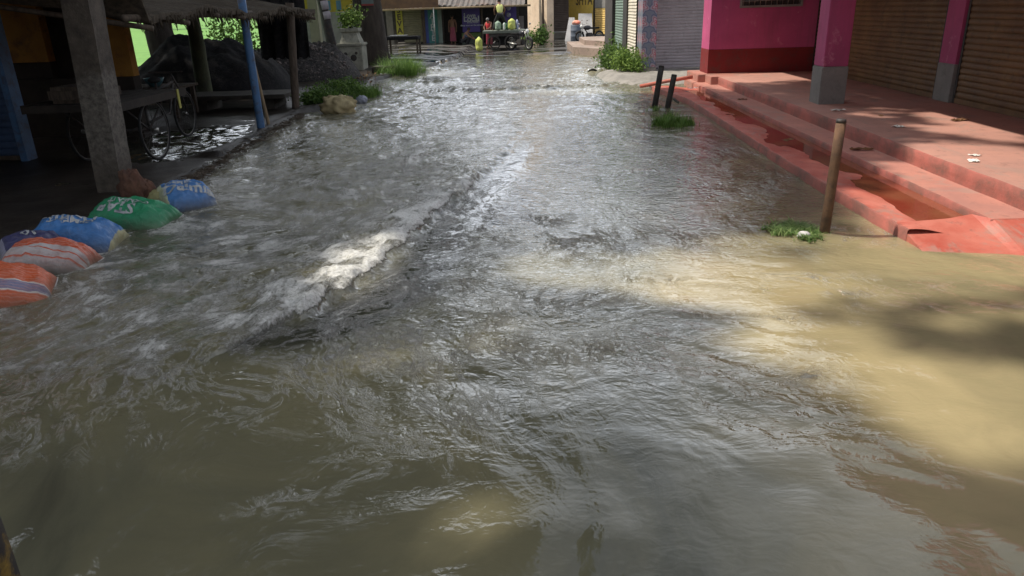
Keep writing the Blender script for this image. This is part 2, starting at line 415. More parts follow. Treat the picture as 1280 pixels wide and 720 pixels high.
h += fbm(X*1.5, Y*3.5, 3, 61)*.020*farf
h += fbm(X*4, Y*9, 2, 62)*.005*farf
h += ridge + casc
h += (.25+.75*sstep(.3, .8, TS))*(fbm(X*6, Y*6, 4, 71)*.038+np.abs(fbm(X*13, Y*13, 2, 73))*.014)*np.exp(-(np.maximum(SDn-.2, 0)/.45)**2)*sstep(-.08, .06, SDn)*wv + fbm(X*5, Y*7, 3, 72)*.09*cfo
# standing eddies at the bollard and bags
for (px, py, r) in [(1030, 292, .12), (818, 133, .1), (835, 133, .1)]:
    g = gauss(px, py+4, r*1.6, r*1.2); h += g*.03
h -= .012*gauss(870, 430, .5, .3, 20)
h *= 1-.6*np.exp(-((SD+.42)/.26)**2)*sstep(.05, .3, TS)
h *= sstep(36.0, 30, Y)
# foam mask
foam = .66*left*sstep(2.6, 4.3, Y)*(1-.5*sstep(8, 14, Y))
foam = np.maximum(foam, np.where(SDn > -.015, np.exp(-np.maximum(SDn-.04, 0)/(.25+1.0*TS)), 0)*sstep(.15, .5, TS)*1.12)
foam = np.maximum(foam, .82*np.where(SDn > -.02, np.exp(-np.maximum(SDn, 0)/1.0), 0)*sstep(.3, .7, TS))
for (px, py, rx, ry, a, s) in [(330, 312, .4, .12, 20, .85), (295, 298, .3, .1, 20, .8), (100, 365, .35, .12, 15, .85), (215, 400, .5, .14, 40, .62), (150, 470, .5, .12, 45, .58),
        (420, 320, .5, .3, 20, .8), (540, 235, .5, .25, 25, .75), (720, 300, .22, .28, 110, .82), (740, 318, .15, .2, 90, .85), (690, 275, .15, .2, 100, .7), (860, 350, .5, .05, -5, .66), (960, 360, .6, .05, -12, .72), (1010, 470, .12, .08, 0, .75), (900, 395, .5, .04, -10, .6), (770, 440, .3, .1, -30, .55),
        (1055, 300, .25, .1, -30, .8), (1060, 285, .5, .06, -35, .72), (950, 240, .6, .12, 60, .62), (900, 200, .6, .1, 70, .55), (600, 440, .6, .2, 10, .5),
        (1250, 385, .5, .06, -5, .55), (320, 480, .4, .2, 40, .5), (500, 560, .5, .15, 50, .45), (880, 300, .5, .2, -20, .58), (1060, 350, .5, .1, -15, .5), (700, 375, .6, .15, 0, .55)]:
    foam = np.maximum(foam, s*gauss(px, py, rx*1.5, ry*1.6, a))
foam = np.maximum(foam, np.minimum(1, cfo*.95))
foam = np.maximum(foam, .30*sstep(15, 19, Y)*sstep(31, 26, Y)*(X > -3)*(.6+.6*fbm(X*.8, Y*.9, 3, 81)))
foam = foam*(.86+.55*fbm(X*2.6, Y*2.6, 3, 83))*np.where(SDn > -.02, 1, .8)
# body tone: sediment, paler to the right, plus painted sky sheen and shade
sed_shade = .35+.5*sstep(.2, 1.8, X-.1*(4-Y))*sstep(9, 5.5, Y)+ .25*fbm(S_*.5, T_*.9, 4, 91) + .45*gauss(900, 370, 1.0, .22, -16)+.3*gauss(1000, 350, .8, .3, -16) - .35*gauss(1210, 360, .7, .3, -10)
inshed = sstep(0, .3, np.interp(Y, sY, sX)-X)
sed_shade = sed_shade-1.5*inshed; foam = foam*(1-inshed)-0; sed_shade = sed_shade-.5*gauss(640, 250, .45, 1.3, 0)*(SDn < 0)  # darker tone paints the dim shed water and the dark trough
wedge = np.exp(-((SD+.38)/.30)**2)*sstep(.05, .3, TS)*(SD < .1)
sed_shade = sed_shade-.55*wedge  # tone lowered to paint the dark reflection beside the crest
fine = .36+.28*left+.15*farf+.5*gauss(740, 170, .9, 4.5)*sstep(6, 10, Y); fine = fine*(1-.45*sstep(3.6, 2.2, Y))+.5*gauss(760, 410, .7, .4, -20)+.45*gauss(1000, 500, .7, .5, -20)
fine = fine*(1-.75*gauss(60, 620, 1.1, 1.3)) ; fine = fine*(1-.45*sstep(.9, 2.2, X)*sstep(7.5, 6, Y))
me = grid_mesh('water', X, Y, h)
uv = me.uv_layers.new(name='flow')
vi = np.empty(len(me.loops), dtype=np.int32); me.loops.foreach_get('vertex_index', vi)
uvs = np.stack([S_.ravel()[vi], T_.ravel()[vi]], -1).astype(np.float32); uv.data.foreach_set('uv', uvs.ravel())
fine = fine*(1-.8*inshed)*(1-.45*sstep(8, 15, Y))*(1-.72*gauss(800, 650, 1.0, .7, 0))*(1-.8*wedge)*.72*(1-.38*sstep(5.5, 3.5, Y))*(1-.35*sstep(.6, 1.5, X)*sstep(6, 5, Y))
for nm, arr in (('foam', foam), ('silt_shade', sed_shade), ('fine', fine)):
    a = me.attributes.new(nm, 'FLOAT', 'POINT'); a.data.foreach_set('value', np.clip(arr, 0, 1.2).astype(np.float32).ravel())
def water_mat():
    m, nt, b = nodes('murky_flood_water')
    geo = N(nt, 'ShaderNodeTexCoord'); fl = N(nt, 'ShaderNodeUVMap'); fl.uv_map = 'flow'
    at_ = {}
    for nm in ('foam', 'silt_shade', 'fine'):
        a = N(nt, 'ShaderNodeAttribute'); a.attribute_name = nm; at_[nm] = a.outputs['Fac']
    def mp(src, sc, rot=0):
        q = N(nt, 'ShaderNodeMapping'); q.inputs['Scale'].default_value = sc; q.inputs['Rotation'].default_value = (0, 0, R(rot)); nt.links.new(src, q.inputs[0]); return q.outputs[0]
    obj = geo.outputs['Object']
    # body colour: sediment with painted shade and sheen
    n1 = noise(nt, mp(fl.outputs[0], (.5, 1.6, 1)), 1.4, 7, .6, .9)
    f = mth(nt, 'ADD', at_['silt_shade'], mth(nt, 'MULTIPLY', mth(nt, 'SUBTRACT', n1, .5), .9))
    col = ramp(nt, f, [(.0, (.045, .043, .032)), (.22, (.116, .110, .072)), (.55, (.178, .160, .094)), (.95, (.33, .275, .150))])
    # foam
    fA = noise(nt, mp(fl.outputs[0], (1.2, 4.0, 1)), 2.6, 9, .70, .9)
    fB = noise(nt, mp(obj, (1, 1, 1)), 15, 8, .75, .5)
    fn = mth(nt, 'ADD', mth(nt, 'MULTIPLY', fA, .5), mth(nt, 'MULTIPLY', fB, .5))
    th = mth(nt, 'SUBTRACT', .79, mth(nt, 'MULTIPLY', at_['foam'], .50))
    ff = mth(nt, 'SUBTRACT', fn, th)
    fm = N(nt, 'ShaderNodeMapRange'); fm.inputs[1].default_value = -.05; fm.inputs[2].default_value = .16; fm.interpolation_type = 'SMOOTHSTEP'
    nt.links.new(ff, fm.inputs[0])
    rn = noise(nt, mp(fl.outputs[0], (1.6, 4.2, 1)), 3.4, 7, .62, 1.6)
    rl = mth(nt, 'SUBTRACT', 1.0, mth(nt, 'MULTIPLY', mth(nt, 'ABSOLUTE', mth(nt, 'SUBTRACT', rn, .5)), 15.0))
    rl = N(nt, 'ShaderNodeClamp').outputs[0] if False else mth(nt, 'MAXIMUM', rl, 0.0)
    gate = mth(nt, 'MAXIMUM', mth(nt, 'MULTIPLY', mth(nt, 'SUBTRACT', fA, .47), 5.0), 0.0)
    fil = mth(nt, 'MULTIPLY', mth(nt, 'MULTIPLY', rl, mth(nt, 'MINIMUM', gate, 1.0)), mth(nt, 'MULTIPLY', at_['foam'], 1.1))
    fm_ = mth(nt, 'MINIMUM', mth(nt, 'ADD', fm.outputs[0], fil), 1.0)
    col = mixc(nt, mth(nt, 'MULTIPLY', fm_, .93), col, ramp(nt, noise(nt, mp(obj, (1, 1, 1)), 48, 5, .7, .3), [(.34, (.42, .41, .35)), (.56, (.88, .87, .83))]))
    nt.links.new(col, b.inputs['Base Color'])
    nt.links.new(mth(nt, 'ADD', .04, mth(nt, 'MULTIPLY', fm_, .5)), b.inputs['Roughness'])
    b.inputs['IOR'].default_value = 1.42; b.inputs['Specular IOR Level'].default_value = .95
    # ripples
    r1 = noise(nt, mp(fl.outputs[0], (3.0, 4.2, 1)), 1.8, 2.5, .5, 1.6)
    r2 = noise(nt, mp(obj, (5.0, 8.0, 1), 24), 1.5, 3, .5, 2.0)
    r3 = noise(nt, mp(obj, (1, 1, 1)), 26, 2, .5, .6)
    b1 = N(nt, 'ShaderNodeBump'); b1.inputs['Distance'].default_value = .075
    nt.links.new(r1, b1.inputs['Height']); nt.links.new(mth(nt, 'MULTIPLY', at_['fine'], .75), b1.inputs['Strength'])
    b2 = N(nt, 'ShaderNodeBump'); b2.inputs['Distance'].default_value = .05
    nt.links.new(r2, b2.inputs['Height']); nt.links.new(mth(nt, 'MULTIPLY', at_['fine'], .7), b2.inputs['Strength']); nt.links.new(b1.outputs[0], b2.inputs['Normal'])
    b3 = N(nt, 'ShaderNodeBump'); b3.inputs['Distance'].default_value = .004
    nt.links.new(r3, b3.inputs['Height']); nt.links.new(mth(nt, 'MULTIPLY', at_['fine'], .5), b3.inputs['Strength']); nt.links.new(b2.outputs[0], b3.inputs['Normal'])
    b4 = N(nt, 'ShaderNodeBump'); b4.inputs['Distance'].default_value = .05; b4.inputs['Strength'].default_value = .9
    nt.links.new(mth(nt, 'MULTIPLY', fm_, fB), b4.inputs['Height']); nt.links.new(b3.outputs[0], b4.inputs['Normal'])
    nt.links.new(b4.outputs[0], b.inputs['Normal']); return m
M_water = water_mat()
tag(link_mesh('water', me, M_water), kind='structure')
# ground surface far up the street: wet asphalt sheet
fx = np.arange(-9, 7.01, .12); fy = np.arange(FARY-4, 52, .12); FX, FY = np.meshgrid(fx, fy)
FZ = ground_h(FX, FY)+.006
tag(link_mesh('road', grid_mesh('road', FX, FY, FZ), M_asph), kind='structure')

# grass field behind the shed
M_grass = mat('field_grass', (.12, .26, .045), (.08, .19, .03), .9, .6, (.22, .40, .08), 2, 0)
g = MB(); g.add([(-1400, 13.5, .10), (-15.0, 13.5, .10), (-10.5, 24, .10), (-10.5, 60, .10), (-80, 1500, .10), (-1400, 1500, .10)], [(0, 1, 2, 3, 4, 5)])
g.build('field', M_grass, kind='structure')

# ------------------------------------------------------------------ shutters, text
def shutter(mb, a, b, z0, z1, nrm, per=.085, depth=.014):
    """corrugated roller shutter from point a to b (xy), facing nrm"""
    a = Vector((a[0], a[1], 0)); b = Vector((b[0], b[1], 0)); n = Vector((nrm[0], nrm[1], 0)).normalized()
    k = max(2, int((z1-z0)/per)); prof = []
    for i in range(k):
        z = z0+(z1-z0)*i/k; p = (z1-z0)/k
        prof += [(0, z), (depth*.55, z+p*.08), (depth, z+p*.35), (depth*.9, z+p*.65), (depth*.4, z+p*.9)]
    prof.append((0, z1)); vs = []; fs = []
    m = 8
    for d, z in prof:
        for j in range(m+1): vs.append(a.lerp(b, j/m) + n*d + Vector((0, 0, z)))
    for i in range(len(prof)-1):
        for j in range(m): q = i*(m+1)+j; fs.append((q, q+1, q+m+2, q+m+1))
    mb.add(vs, fs, False); return mb
def text_verts(s, size=1.0, sub=0, bold=0.0, ls=1.0):
    cu = bpy.data.curves.new('t', 'FONT'); cu.body = s; cu.size = size; cu.resolution_u = 3; cu.offset = bold; cu.space_character = ls
    cu.align_x = 'CENTER'; cu.align_y = 'CENTER'
    o = bpy.data.objects.new('t', cu); C.objects.link(o)
    dg = bpy.context.evaluated_depsgraph_get(); me = bpy.data.meshes.new_from_object(o.evaluated_get(dg))
    bm = bmesh.new(); bm.from_mesh(me); bmesh.ops.triangulate(bm, faces=bm.faces[:])
    for _ in range(sub): bmesh.ops.subdivide_edges(bm, edges=[e for e in bm.edges if e.calc_length() > size*.12], cuts=1, use_grid_fill=True)
    bmesh.ops.triangulate(bm, faces=bm.faces[:]); bm.verts.index_update()
    vs = [v.co.copy() for v in bm.verts]; fs = [[v.index for v in f.verts] for f in bm.faces]; bm.free()
    bpy.data.objects.remove(o); bpy.data.meshes.remove(me); bpy.data.curves.remove(cu)
    return vs, fs
def wall_text(name, s, c, right, up, size, m, parent, off=.004, bold=0.0):
    vs, fs = text_verts(s, size, 0, bold); c = Vector(c); right = Vector(right).normalized(); up = Vector(up).normalized(); n = right.cross(up)
    mb = MB(); mb.add([c+right*v.x+up*v.y+n*off for v in vs], fs); return mb.build(name, m, parent)

# ================================================================== RIGHT: pink shop building
PZ, SZ = .335, .16
XA, XC, XS = 4.40, 3.97, 6.88
YN, YF2 = 6.2, 18.5
B = thing('shop_building', (5.6, 12, 0), 'pink shop building with pillared verandah, red steps and brown roller shutters on the right', 'building')
def wavy(mb, x0, x1, y0, y1, z, st=.1, amp=.004, seed=1, zf=None):
    xs = np.linspace(x0, x1, max(2, int((x1-x0)/st)+1)); ys = np.linspace(y0, y1, max(2, int((y1-y0)/st)+1))
    A, Bm = np.meshgrid(xs, ys); Z = z+amp*fbm(A*1.3, Bm*1.3, 4, seed)
    if zf is not None: Z = Z+zf(A, Bm)
    n = len(xs); vs = list(zip(A.ravel(), Bm.ravel(), Z.ravel()))
    fs = [(r*n+c, r*n+c+1, (r+1)*n+c+1, (r+1)*n+c) for r in range(len(ys)-1) for c in range(n-1)]
    mb.add(vs, fs, True)
def edge_x(y, base, seed, amp=.012): return base + amp*float(fbm(np.array([y*1.7]), np.array([seed*3.1]), 4, seed)[0])
def strip_step(name, xb, y0, y1, zt, zb, x1, top_m, ris_m, seed):
    """a step with a worn uneven nosing: top sheet and riser as two meshes"""
    ys = np.arange(y0, y1+.001, .08); t = MB(); r = MB(); vt = []; vr = []
    for y in ys:
        e = edge_x(y, xb, seed); ez = .006*float(fbm(np.array([y*3.]), np.array([seed*1.7]), 4, seed+1)[0])
        vt += [(e+.018, y, zt+ez*.5), (e+.16, y, zt+.002), (x1, y, zt)]
        vr += [(e+.018, y, zt+ez*.5), (e+.004, y, zt-.012+ez), (e+.006, y, (zt+zb)/2), (e-.004, y, zb)]
    n = len(ys)
    t.add(vt, [(i*3+k, i*3+k+1, i*3+k+4, i*3+k+3) for i in range(n-1) for k in range(2)], True)
    r.add(vr, [(i*4+k, i*4+k+4, i*4+k+5, i*4+k+1) for i in range(n-1) for k in range(3)], True)
    o1 = t.build(name, top_m, B); o2 = r.build(name+'_riser', ris_m, B)
    return o1, o2
strip_step('verandah_floor', XA, 4.0, 18.3, PZ, SZ-.03, XS+.3, M_floor, M_riser, 5)
strip_step('step', XC, YN, 17.6, SZ, -.05, XA+.03, M_step, M_riser, 8)
# far ends of the platform and step (blocks)
mb = MB(); mb.box(XA-.33, XA+.9, 18.3, 19.6, -.1, PZ+.004, .015); mb.box(XA-.16, XA+.5, 17.7, 18.295, -.1, PZ+.002, .012)
mb.box(XA+.905, XS+.3, 18.3, 19.6, -.1, PZ, .004)
mb.box(XC-.02, XA+.2, 17.55, 19.3, -.1, SZ+.002, .012); mb.build('end_block', M_step, B)
# lower kerb slab with red gutter
kpx = [(1137, 287), (1084, 258), (1030, 228), (940, 173), (862, 124), (815, 107.5)]
kp = [at(x, y, .11) for x, y in kpx]
kys = np.array([p.y for p in kp]); kxs = np.array([p.x for p in kp]); o_ = np.argsort(kys); kys = kys[o_]; kxs = kxs[o_]
ys = np.arange(kys[0], kys[-1], .06); t = MB(); r = MB(); vt = []; vr = []; NK = 14
for y in ys:
    e = float(np.interp(y, kys, kxs))+.006*float(fbm(np.array([y*2.1]), np.array([3.3]), 4, 14)[0])
    for k in range(NK):
        q = k/(NK-1); x = e+(XC+.02-e)*q
        z = .112 - .055*float(sstep(.25, .75, q+.35*float(fbm(np.array([x*1.6]), np.array([y*.9]), 3, 17)[0]))) + .006*float(fbm(np.array([x*5]), np.array([y*5]), 3, 18)[0])
        vt.append((x, y, z))
    vr += [(e, y, vt[-NK][2]), (e-.014, y, vt[-NK][2]-.014), (e-.02, y, -.1)]
n = len(ys)
t.add(vt, [(i*NK+k, i*NK+k+1, (i+1)*NK+k+1, (i+1)*NK+k) for i in range(n-1) for k in range(NK-1)], True)
r.add(vr, [(i*3+k, i*3+k+3, i*3+k+4, i*3+k+1) for i in range(n-1) for k in range(2)], True)
t.build('kerb_slab', M_kerb, B); r.build('kerb_riser', M_riser, B)
# apron ramp at the near end
xs = np.concatenate([[3.235], np.linspace(3.236, 5.6, 60)]); NV = 16; vs = []
for ix, x in enumerate(xs):
    inner_y = float(np.interp(x, [3.23, 3.93, 3.975, 5.6], [kys[0]+.20, 6.40, 6.215, 6.2])); zi = float(np.interp(x, [3.23, 3.36, 3.7, 3.97, 4.4, 5.6], [.119, .119, .127, SZ+.003, SZ+.004, .17]))
    outer_y = 5.66+.025*math.sin(x*2.2)+.008*math.sin(x*9)-.10*(x-3.2)
    vs.append((x, inner_y+.01, -.15 if x < 3.23 else .02))
    for k in range(NV-1):
        q = k/(NV-2); zz = zi*(1-q)-.035*q+.004*float(fbm(np.array([x*3]), np.array([q*3]), 4, 19)[0])*min(1, q*4)
        vs.append((x, inner_y+(outer_y-inner_y)*q, -.15 if ix == 0 else zz))
mb = MB(); mb.add(vs, [(i*NV+k, i*NV+k+1, (i+1)*NV+k+1, (i+1)*NV+k) for i in range(60) for k in range(NV-1)], False)
mb.build('apron', M_kerb, B)
# gutter puddle
mb = MB(); mb.add([(float(np.interp(y, kys, kxs))+.06, y, .088) for y in (6.3, 8, 10, 12, 14, 16, 17.3)]+[(XC, 17.3, .088), (XC, 6.3, .088)], [tuple(range(9))])
def puddle_mat():
    m, nt, b = nodes('gutter_water'); v = coord(nt)
    col = ramp(nt, noise(nt, v, 1.2, 4, .5), [(.35, (.20, .035, .02)), (.65, (.24, .09, .045))]); nt.links.new(col, b.inputs['Base Color'])
    b.inputs['Roughness'].default_value = .05; b.inputs['IOR'].default_value = 1.33; bump(nt, b, noise(nt, v, 12, 3, .5), .04, .01); return m
pud = mb.build('puddle', puddle_mat(), kind='structure')

# pillars with grey footing
def pillar(x, y, wx=.40, wy=.42, zt=3.25, zg=.93):
    f = MB().box(x-wx/2-.012, x+wx/2+.012, y-wy/2-.012, y+wy/2+.012, PZ-.02, zg, .012).build('pillar', M_greycol, B)
    MB().box(x-wx/2, x+wx/2, y-wy/2, y+wy/2, zg+.001, zt, .01).build('painted_shaft', M_pink, f)
pillar(5.0, 12.72); pillar(5.0, 5.6); pillar(5.0, -1.5)
# shutter wall
def sh_wall_seg(y0, y1):
    MB().box(XS+.02, XS+.3, y0, y1, PZ-.1, 3.25).build('wall', M_pink, B)
def grey_base_pil(y0, y1, zg=.93):
    p = MB().box(XS-.10, XS+.02, y0, y1, PZ, zg, .006).build('pilaster', M_greycol, B)
    MB().box(XS-.09, XS+.02, y0+.006, y1-.006, zg+.001, 3.25).build('painted_shaft', M_pink, p)
Mshut = mat('brown_shutter_paint', (.21, .12, .05), (.13, .07, .035), .6, 2.5, (.05, .035, .025), 5, .25, .003, damt=.7, spec=.35)
sh_wall_seg(-3, 18.5); grey_base_pil(12.28, 12.78); grey_base_pil(4.2, 4.7)
for a, b in ((4.75, 12.22), (12.84, 16.75), (17.35, 18.46), (-2.9, 4.15)):
    s = shutter(MB(), (XS-.03, a), (XS-.03, b), PZ+.09, 2.9, (-1, 0), .09, .02).build('shutter', Mshut, B)
    MB().box(XS-.055, XS+.0, a+.02, b-.02, PZ+.006, PZ+.09, .004).build('bottom_bar', Mshut, s)
    for e in (a, b): MB().box(XS-.06, XS+.018, e-.025, e+.025, PZ+.004, 2.95).build('guide_rail', M_dark, s)
MB().box(XS-.08, XS+.018, 16.80, 17.30, PZ+.002, 1.0).build('dado', M_maroon, B)
MB().box(XS-.07, XS+.018, 16.80, 17.30, 1.001, 3.25).build('pilaster', M_pink, B)
p_ = atX(1072, 95, XS-.12)
MB().tube([(XS-.13, 16.9, .95), (XS-.13, 16.9, 3.2)], .05, 12).build('drainpipe', M_cream, B)
# end wall
f = MB().box(4.45, XS+.02, 18.5, 18.75, PZ+.003, .89).build('dado', M_maroon, B)
MB().box(4.45, XS+.02, 18.505, 18.745, .891, 3.25).build('end_wall', M_pink, B)
c_ = MB().box(4.33, 4.449, 18.49, 19.3, PZ+.003, .895).build('dado', M_maroon, B)
MB().box(4.335, 4.448, 18.495, 19.295, .896, 3.25).build('end_wall', M_pink, B)
x0 = XY(925, 18.5, 4); x1 = XY(1003, 18.5, 4); zb = ZY(960, 9, 18.5)
wf = MB().box(x0, x1, 18.46, 18.503, zb, zb+.05).box(x0, x1, 18.46, 18.503, zb+.9, zb+.95).box(x0, x0+.05, 18.46, 18.503, zb+.051, zb+.899).box(x1-.05, x1, 18.46, 18.503, zb+.051, zb+.899).build('window', M_greycol, B)
g_ = MB()
for i in range(11): xx = x0+.08+(x1-x0-.16)*i/10; g_.tube([(xx, 18.48, zb+.051), (xx, 18.48, zb+.9)], .008, 6)
for z in (.15, .42, .7): g_.tube([(x0+.05, 18.475, zb+z), (x1-.05, 18.475, zb+z)], .008, 6)
g_.build('grille', M_steel, wf)
MB().box(x0+.05, x1-.05, 18.492, 18.503, zb+.05, zb+.9).build('pane', M_dark, wf)
# roof & upper storey (they cast the verandah's shade)
MB().box(4.36, 9.5, -3.2, 19.5, 3.252, 3.45, .01).build('roof', M_pink, B)
MB().box(4.65, 9.4, -3.0, 19.3, 3.451, 3.85).build('parapet', M_concd, B)
# litter on the steps
M_paper = mat('dirty_paper', (.75, .73, .68), (.6, .58, .52), .8, 20, None, 8, .3, .002)
M_dleaf = mat('dry_leaf', (.22, .11, .05), (.10, .05, .025), .8, 20, None, 8, .3, .002)
def scrap(px, py, z, s, m, name, label, cat, ang=0, flat=.35, group=None):
    p = at(px, py, z); vs = []; fs = []; n = 7
    for i in range(n):
        for j in range(n):
            a = (i/(n-1)-.5); b = (j/(n-1)-.5); r_ = 1-.3*random.random()
            q = R(ang); x = s*(a*math.cos(q)-b*flat*math.sin(q))*r_; y = s*(a*math.sin(q)+b*flat*math.cos(q))*r_
            vs.append((p.x+x*2, p.y+y*2, z+.006+random.random()*s*.22))
    fs = [(i*n+j, i*n+j+1, (i+1)*n+j+1, (i+1)*n+j) for i in range(n-1) for j in range(n-1)]
    return MB().add(vs, fs).build(name, m, None, p, label, cat, group)
scrap(1047, 139, PZ, .13, M_paper, 'paper_scrap', 'flat white paper strip on the verandah floor just in front of the pillar', 'litter', 5, .35)
scrap(1123, 159, PZ, .09, M_paper, 'paper_scrap', 'small crumpled white paper on the verandah floor right of the rusty post', 'litter', 40, .8)
scrap(1219, 195, PZ, .06, M_paper, 'paper_scrap', 'tiny white scrap near the verandah edge, behind the larger crumpled one', 'litter', 10, .8)
scrap(1217, 202, PZ, .075, M_paper, 'paper_scrap', 'crumpled pale plastic scrap nearest the verandah edge', 'litter', 70, .8)
scrap(1199, 151, PZ, .14, M_dleaf, 'dry_leaf', 'curled brown leaf at the back of the verandah near the brown shutter', 'leaf', 15, .5)
scrap(1101, 145, PZ, .06, M_dleaf, 'dry_leaf', 'small dark leaf in the middle of the verandah floor', 'leaf', 80, .6)
scrap(1077, 188, SZ, .16, M_dleaf, 'dry_leaf', 'dark brown leaf lying on the step right of the rusty post', 'leaf', -8, .3)
scrap(1170, 211, SZ, .16, M_dleaf, 'dry_leaf', 'wet dark leaf litter on the step below the nearer riser', 'leaf', -25, .5)
scrap(928, 125, SZ, .10, M_dleaf, 'dry_leaf', 'dark leaf on the far part of the step', 'leaf', 0, .5)
scrap(985, 176, SZ, .10, M_dleaf, 'dry_leaf', 'dark scrap on the edge of the step left of the rusty post', 'leaf', 30, .6)
scrap(866, 111, SZ, .12, M_paper, 'paper_scrap', 'white scrap at the far end of the step behind the tilted posts', 'litter', 20, .4)

# ================================================================== bollards, grass clumps
def bollard(px, py, tx, ty, rad, m, label):
    b = at(px, py); t = atY(tx, ty, b.y); d = (t-b).normalized(); t0 = thing('iron_post', b, label, 'post', 'iron posts standing in the flood')
    a = b-d*.3; MB().tube([a, b.lerp(t, .33), b.lerp(t, .66), t-d*.03], [rad*1.03, rad, rad*.99, rad*.98], 16, True, .015).build('pipe', m, t0)
    MB().tube([t-d*.03, t], [rad*.99, rad*.9], 16).build('rim', M_dark, t0); return t0
bollard(1030, 294, 1052, 149, .043, M_rust, 'rusty brown iron pipe post leaning in the water beside the red steps')
M_ironb = mat('tarred_iron', (.055, .05, .045), (.03, .027, .025), .7, 8, (.10, .075, .05), 12, .5, .005)
bollard(818, 135, 827, 82, .058, M_ironb, 'dark tilted iron post, the left one of the far pair')
bollard(834, 137, 843, 93, .056, M_ironb, 'dark tilted iron post, the right one of the far pair, rising from a grass tuft')
M_gr1 = leafmat('grass_blades', (.13, .24, .045), (.06, .13, .025), (.26, .38, .10))
def tuft(px, py, rx, ry, n, hgt, name, label, cat='grass', m=None, sprawl=.5, z=-.02):
    c = at(px, py); vs = []; fs = []
    for i in range(n):
        if i % 22 == 0:
            ca = random.random()*6.28; cq = random.random()**.6; cxx = rx*cq*math.cos(ca); cyy = ry*cq*math.sin(ca); chh = random.uniform(.45, 1.15); cl_ = random.random()*6.28
        a = random.random()*6.28; q = abs(random.gauss(0, .16)); x = c.x+cxx+rx*q*math.cos(a); y = c.y+cyy+ry*q*math.sin(a); q = cq
        h_ = hgt*chh*random.uniform(.5, 1.1)*(1-.4*q); la = random.random()*6.28 if random.random() < .4 else (cl_+random.gauss(0, .5)); l = sprawl*h_*random.uniform(.3, 1.3)
        w_ = random.uniform(.004, .008); wa = la+1.57; k = len(vs)
        for s_ in range(4):
            t = s_/3; xx = x+math.cos(la)*l*t*t; yy = y+math.sin(la)*l*t*t; zz = z+h_*(t-.35*t*t*sprawl); ww = w_*(1-t*.85)
            vs += [(xx+math.cos(wa)*ww, yy+math.sin(wa)*ww, zz), (xx-math.cos(wa)*ww, yy-math.sin(wa)*ww, zz)]
            if s_: fs.append((k+2*s_-2, k+2*s_-1, k+2*s_+1, k+2*s_))
    return MB().add(vs, fs).build(name, m or M_gr1, None, c, label, cat, None)
tuft(840, 156, .36, .34, 1300, .34, 'grass_tuft', 'green grass tuft in the water at the foot of the far tilted post')
tuft(820, 137, .2, .2, 200, .16, 'grass_tuft', 'thin weed tuft round the foot of the left far post')
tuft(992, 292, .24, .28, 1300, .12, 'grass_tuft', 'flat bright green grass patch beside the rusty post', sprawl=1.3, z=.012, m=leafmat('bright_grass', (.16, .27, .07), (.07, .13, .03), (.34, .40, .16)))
def stone(px, py, z, rx, ry, rz, m, label, name='stone', cat='stone'):
    c = at(px, py, z); mb = MB().blob(c, rx, ry, rz, 14, 9, .12); return mb.build(name, m, None, c, label, cat)
stone(1005, 294, .03, .06, .045, .035, M_white, 'small white stone on the grass patch by the rusty post')

# ================================================================== far right: grey shop, tiled pillar, shutters
YG = at(870, 93, .0).y
YG = 22.6
G = thing('grey_shutter_shop', (4.2, YG, 0), 'shop with a grey roller shutter facing the road behind the two tilted posts', 'building')
xg0 = XY(820, YG, 60); xg1 = 5.7; zs = ZY(850, 85, YG)
Mgs = mat('grey_shutter_paint', (.50, .47, .49), (.40, .375, .39), .5, 2, (.14, .13, .13), 4, .15, .003, damt=.4, spec=.4)
s = shutter(MB(), (xg0, YG), (xg1, YG), zs, 3.2, (0, -1), .085, .016).build('shutter', Mgs, G)
MB().box(xg0, xg1, YG-.03, YG+.0, zs-.14, zs-.002, .004).build('bottom_bar', Mgs, s)
MB().box(xg0-.05, xg1, YG-.06, YG+.3, -.1, zs-.145).build('sill', M_conc, G)
MB().box(xg0, xg1+2, YG+.08, YG+3.5, 0, 3.4).build('wall', M_greycol, G)
MB().box(xg0-.5, xg1, YG-1.8, YG+3, 3.41, 3.6).build('awning', M_greycol, G)
# mosaic pillar
def mosaic():
    m, nt, b = nodes('patterned_tiles'); v = coord(nt, 'Object', (1, 1, 1))
    sp = N(nt, 'ShaderNodeSeparateXYZ'); nt.links.new(v, sp.inputs[0])
    px_ = mth(nt, 'FRACT', mth(nt, 'ADD', mth(nt, 'DIVIDE', mth(nt, 'ADD', sp.outputs[0], sp.outputs[1]), .42), 50.5)); pz_ = mth(nt, 'FRACT', mth(nt, 'ADD', mth(nt, 'DIVIDE', sp.outputs[2], .42), 50.0))
    cx = mth(nt, 'SUBTRACT', px_, .5); cz = mth(nt, 'SUBTRACT', pz_, .5)
    r_ = mth(nt, 'SQRT', mth(nt, 'ADD', mth(nt, 'MULTIPLY', cx, cx), mth(nt, 'MULTIPLY', cz, cz))); a_ = mth(nt, 'ARCTAN2', cz, cx)
    pet = mth(nt, 'ADD', r_, mth(nt, 'MULTIPLY', mth(nt, 'SINE', mth(nt, 'MULTIPLY', a_, 5.0)), .08))
    col = ramp(nt, pet, [(0, (.45, .10, .14)), (.12, (.45, .36, .40)), (.24, (.34, .10, .15)), (.30, (.30, .28, .33)), (.42, (.10, .13, .22)), (.5, (.16, .20, .26))], 'CONSTANT')
    col = mixc(nt, ramp(nt, noise(nt, v, 9, 5), [(.45, (0,)*3), (.7, (.5,)*3)]), col, (.20, .18, .19))
    nt.links.new(col, b.inputs['Base Color']); b.inputs['Roughness'].default_value = .35; return m
TX0 = XY(802, 21.6, 60); TX1 = XY(820, 21.6, 60)
T = thing('tiled_pillar', (TX0+.2, 21.8, 0), 'pillar faced with blue and pink flower patterned tiles beside the grey shutter', 'pillar')
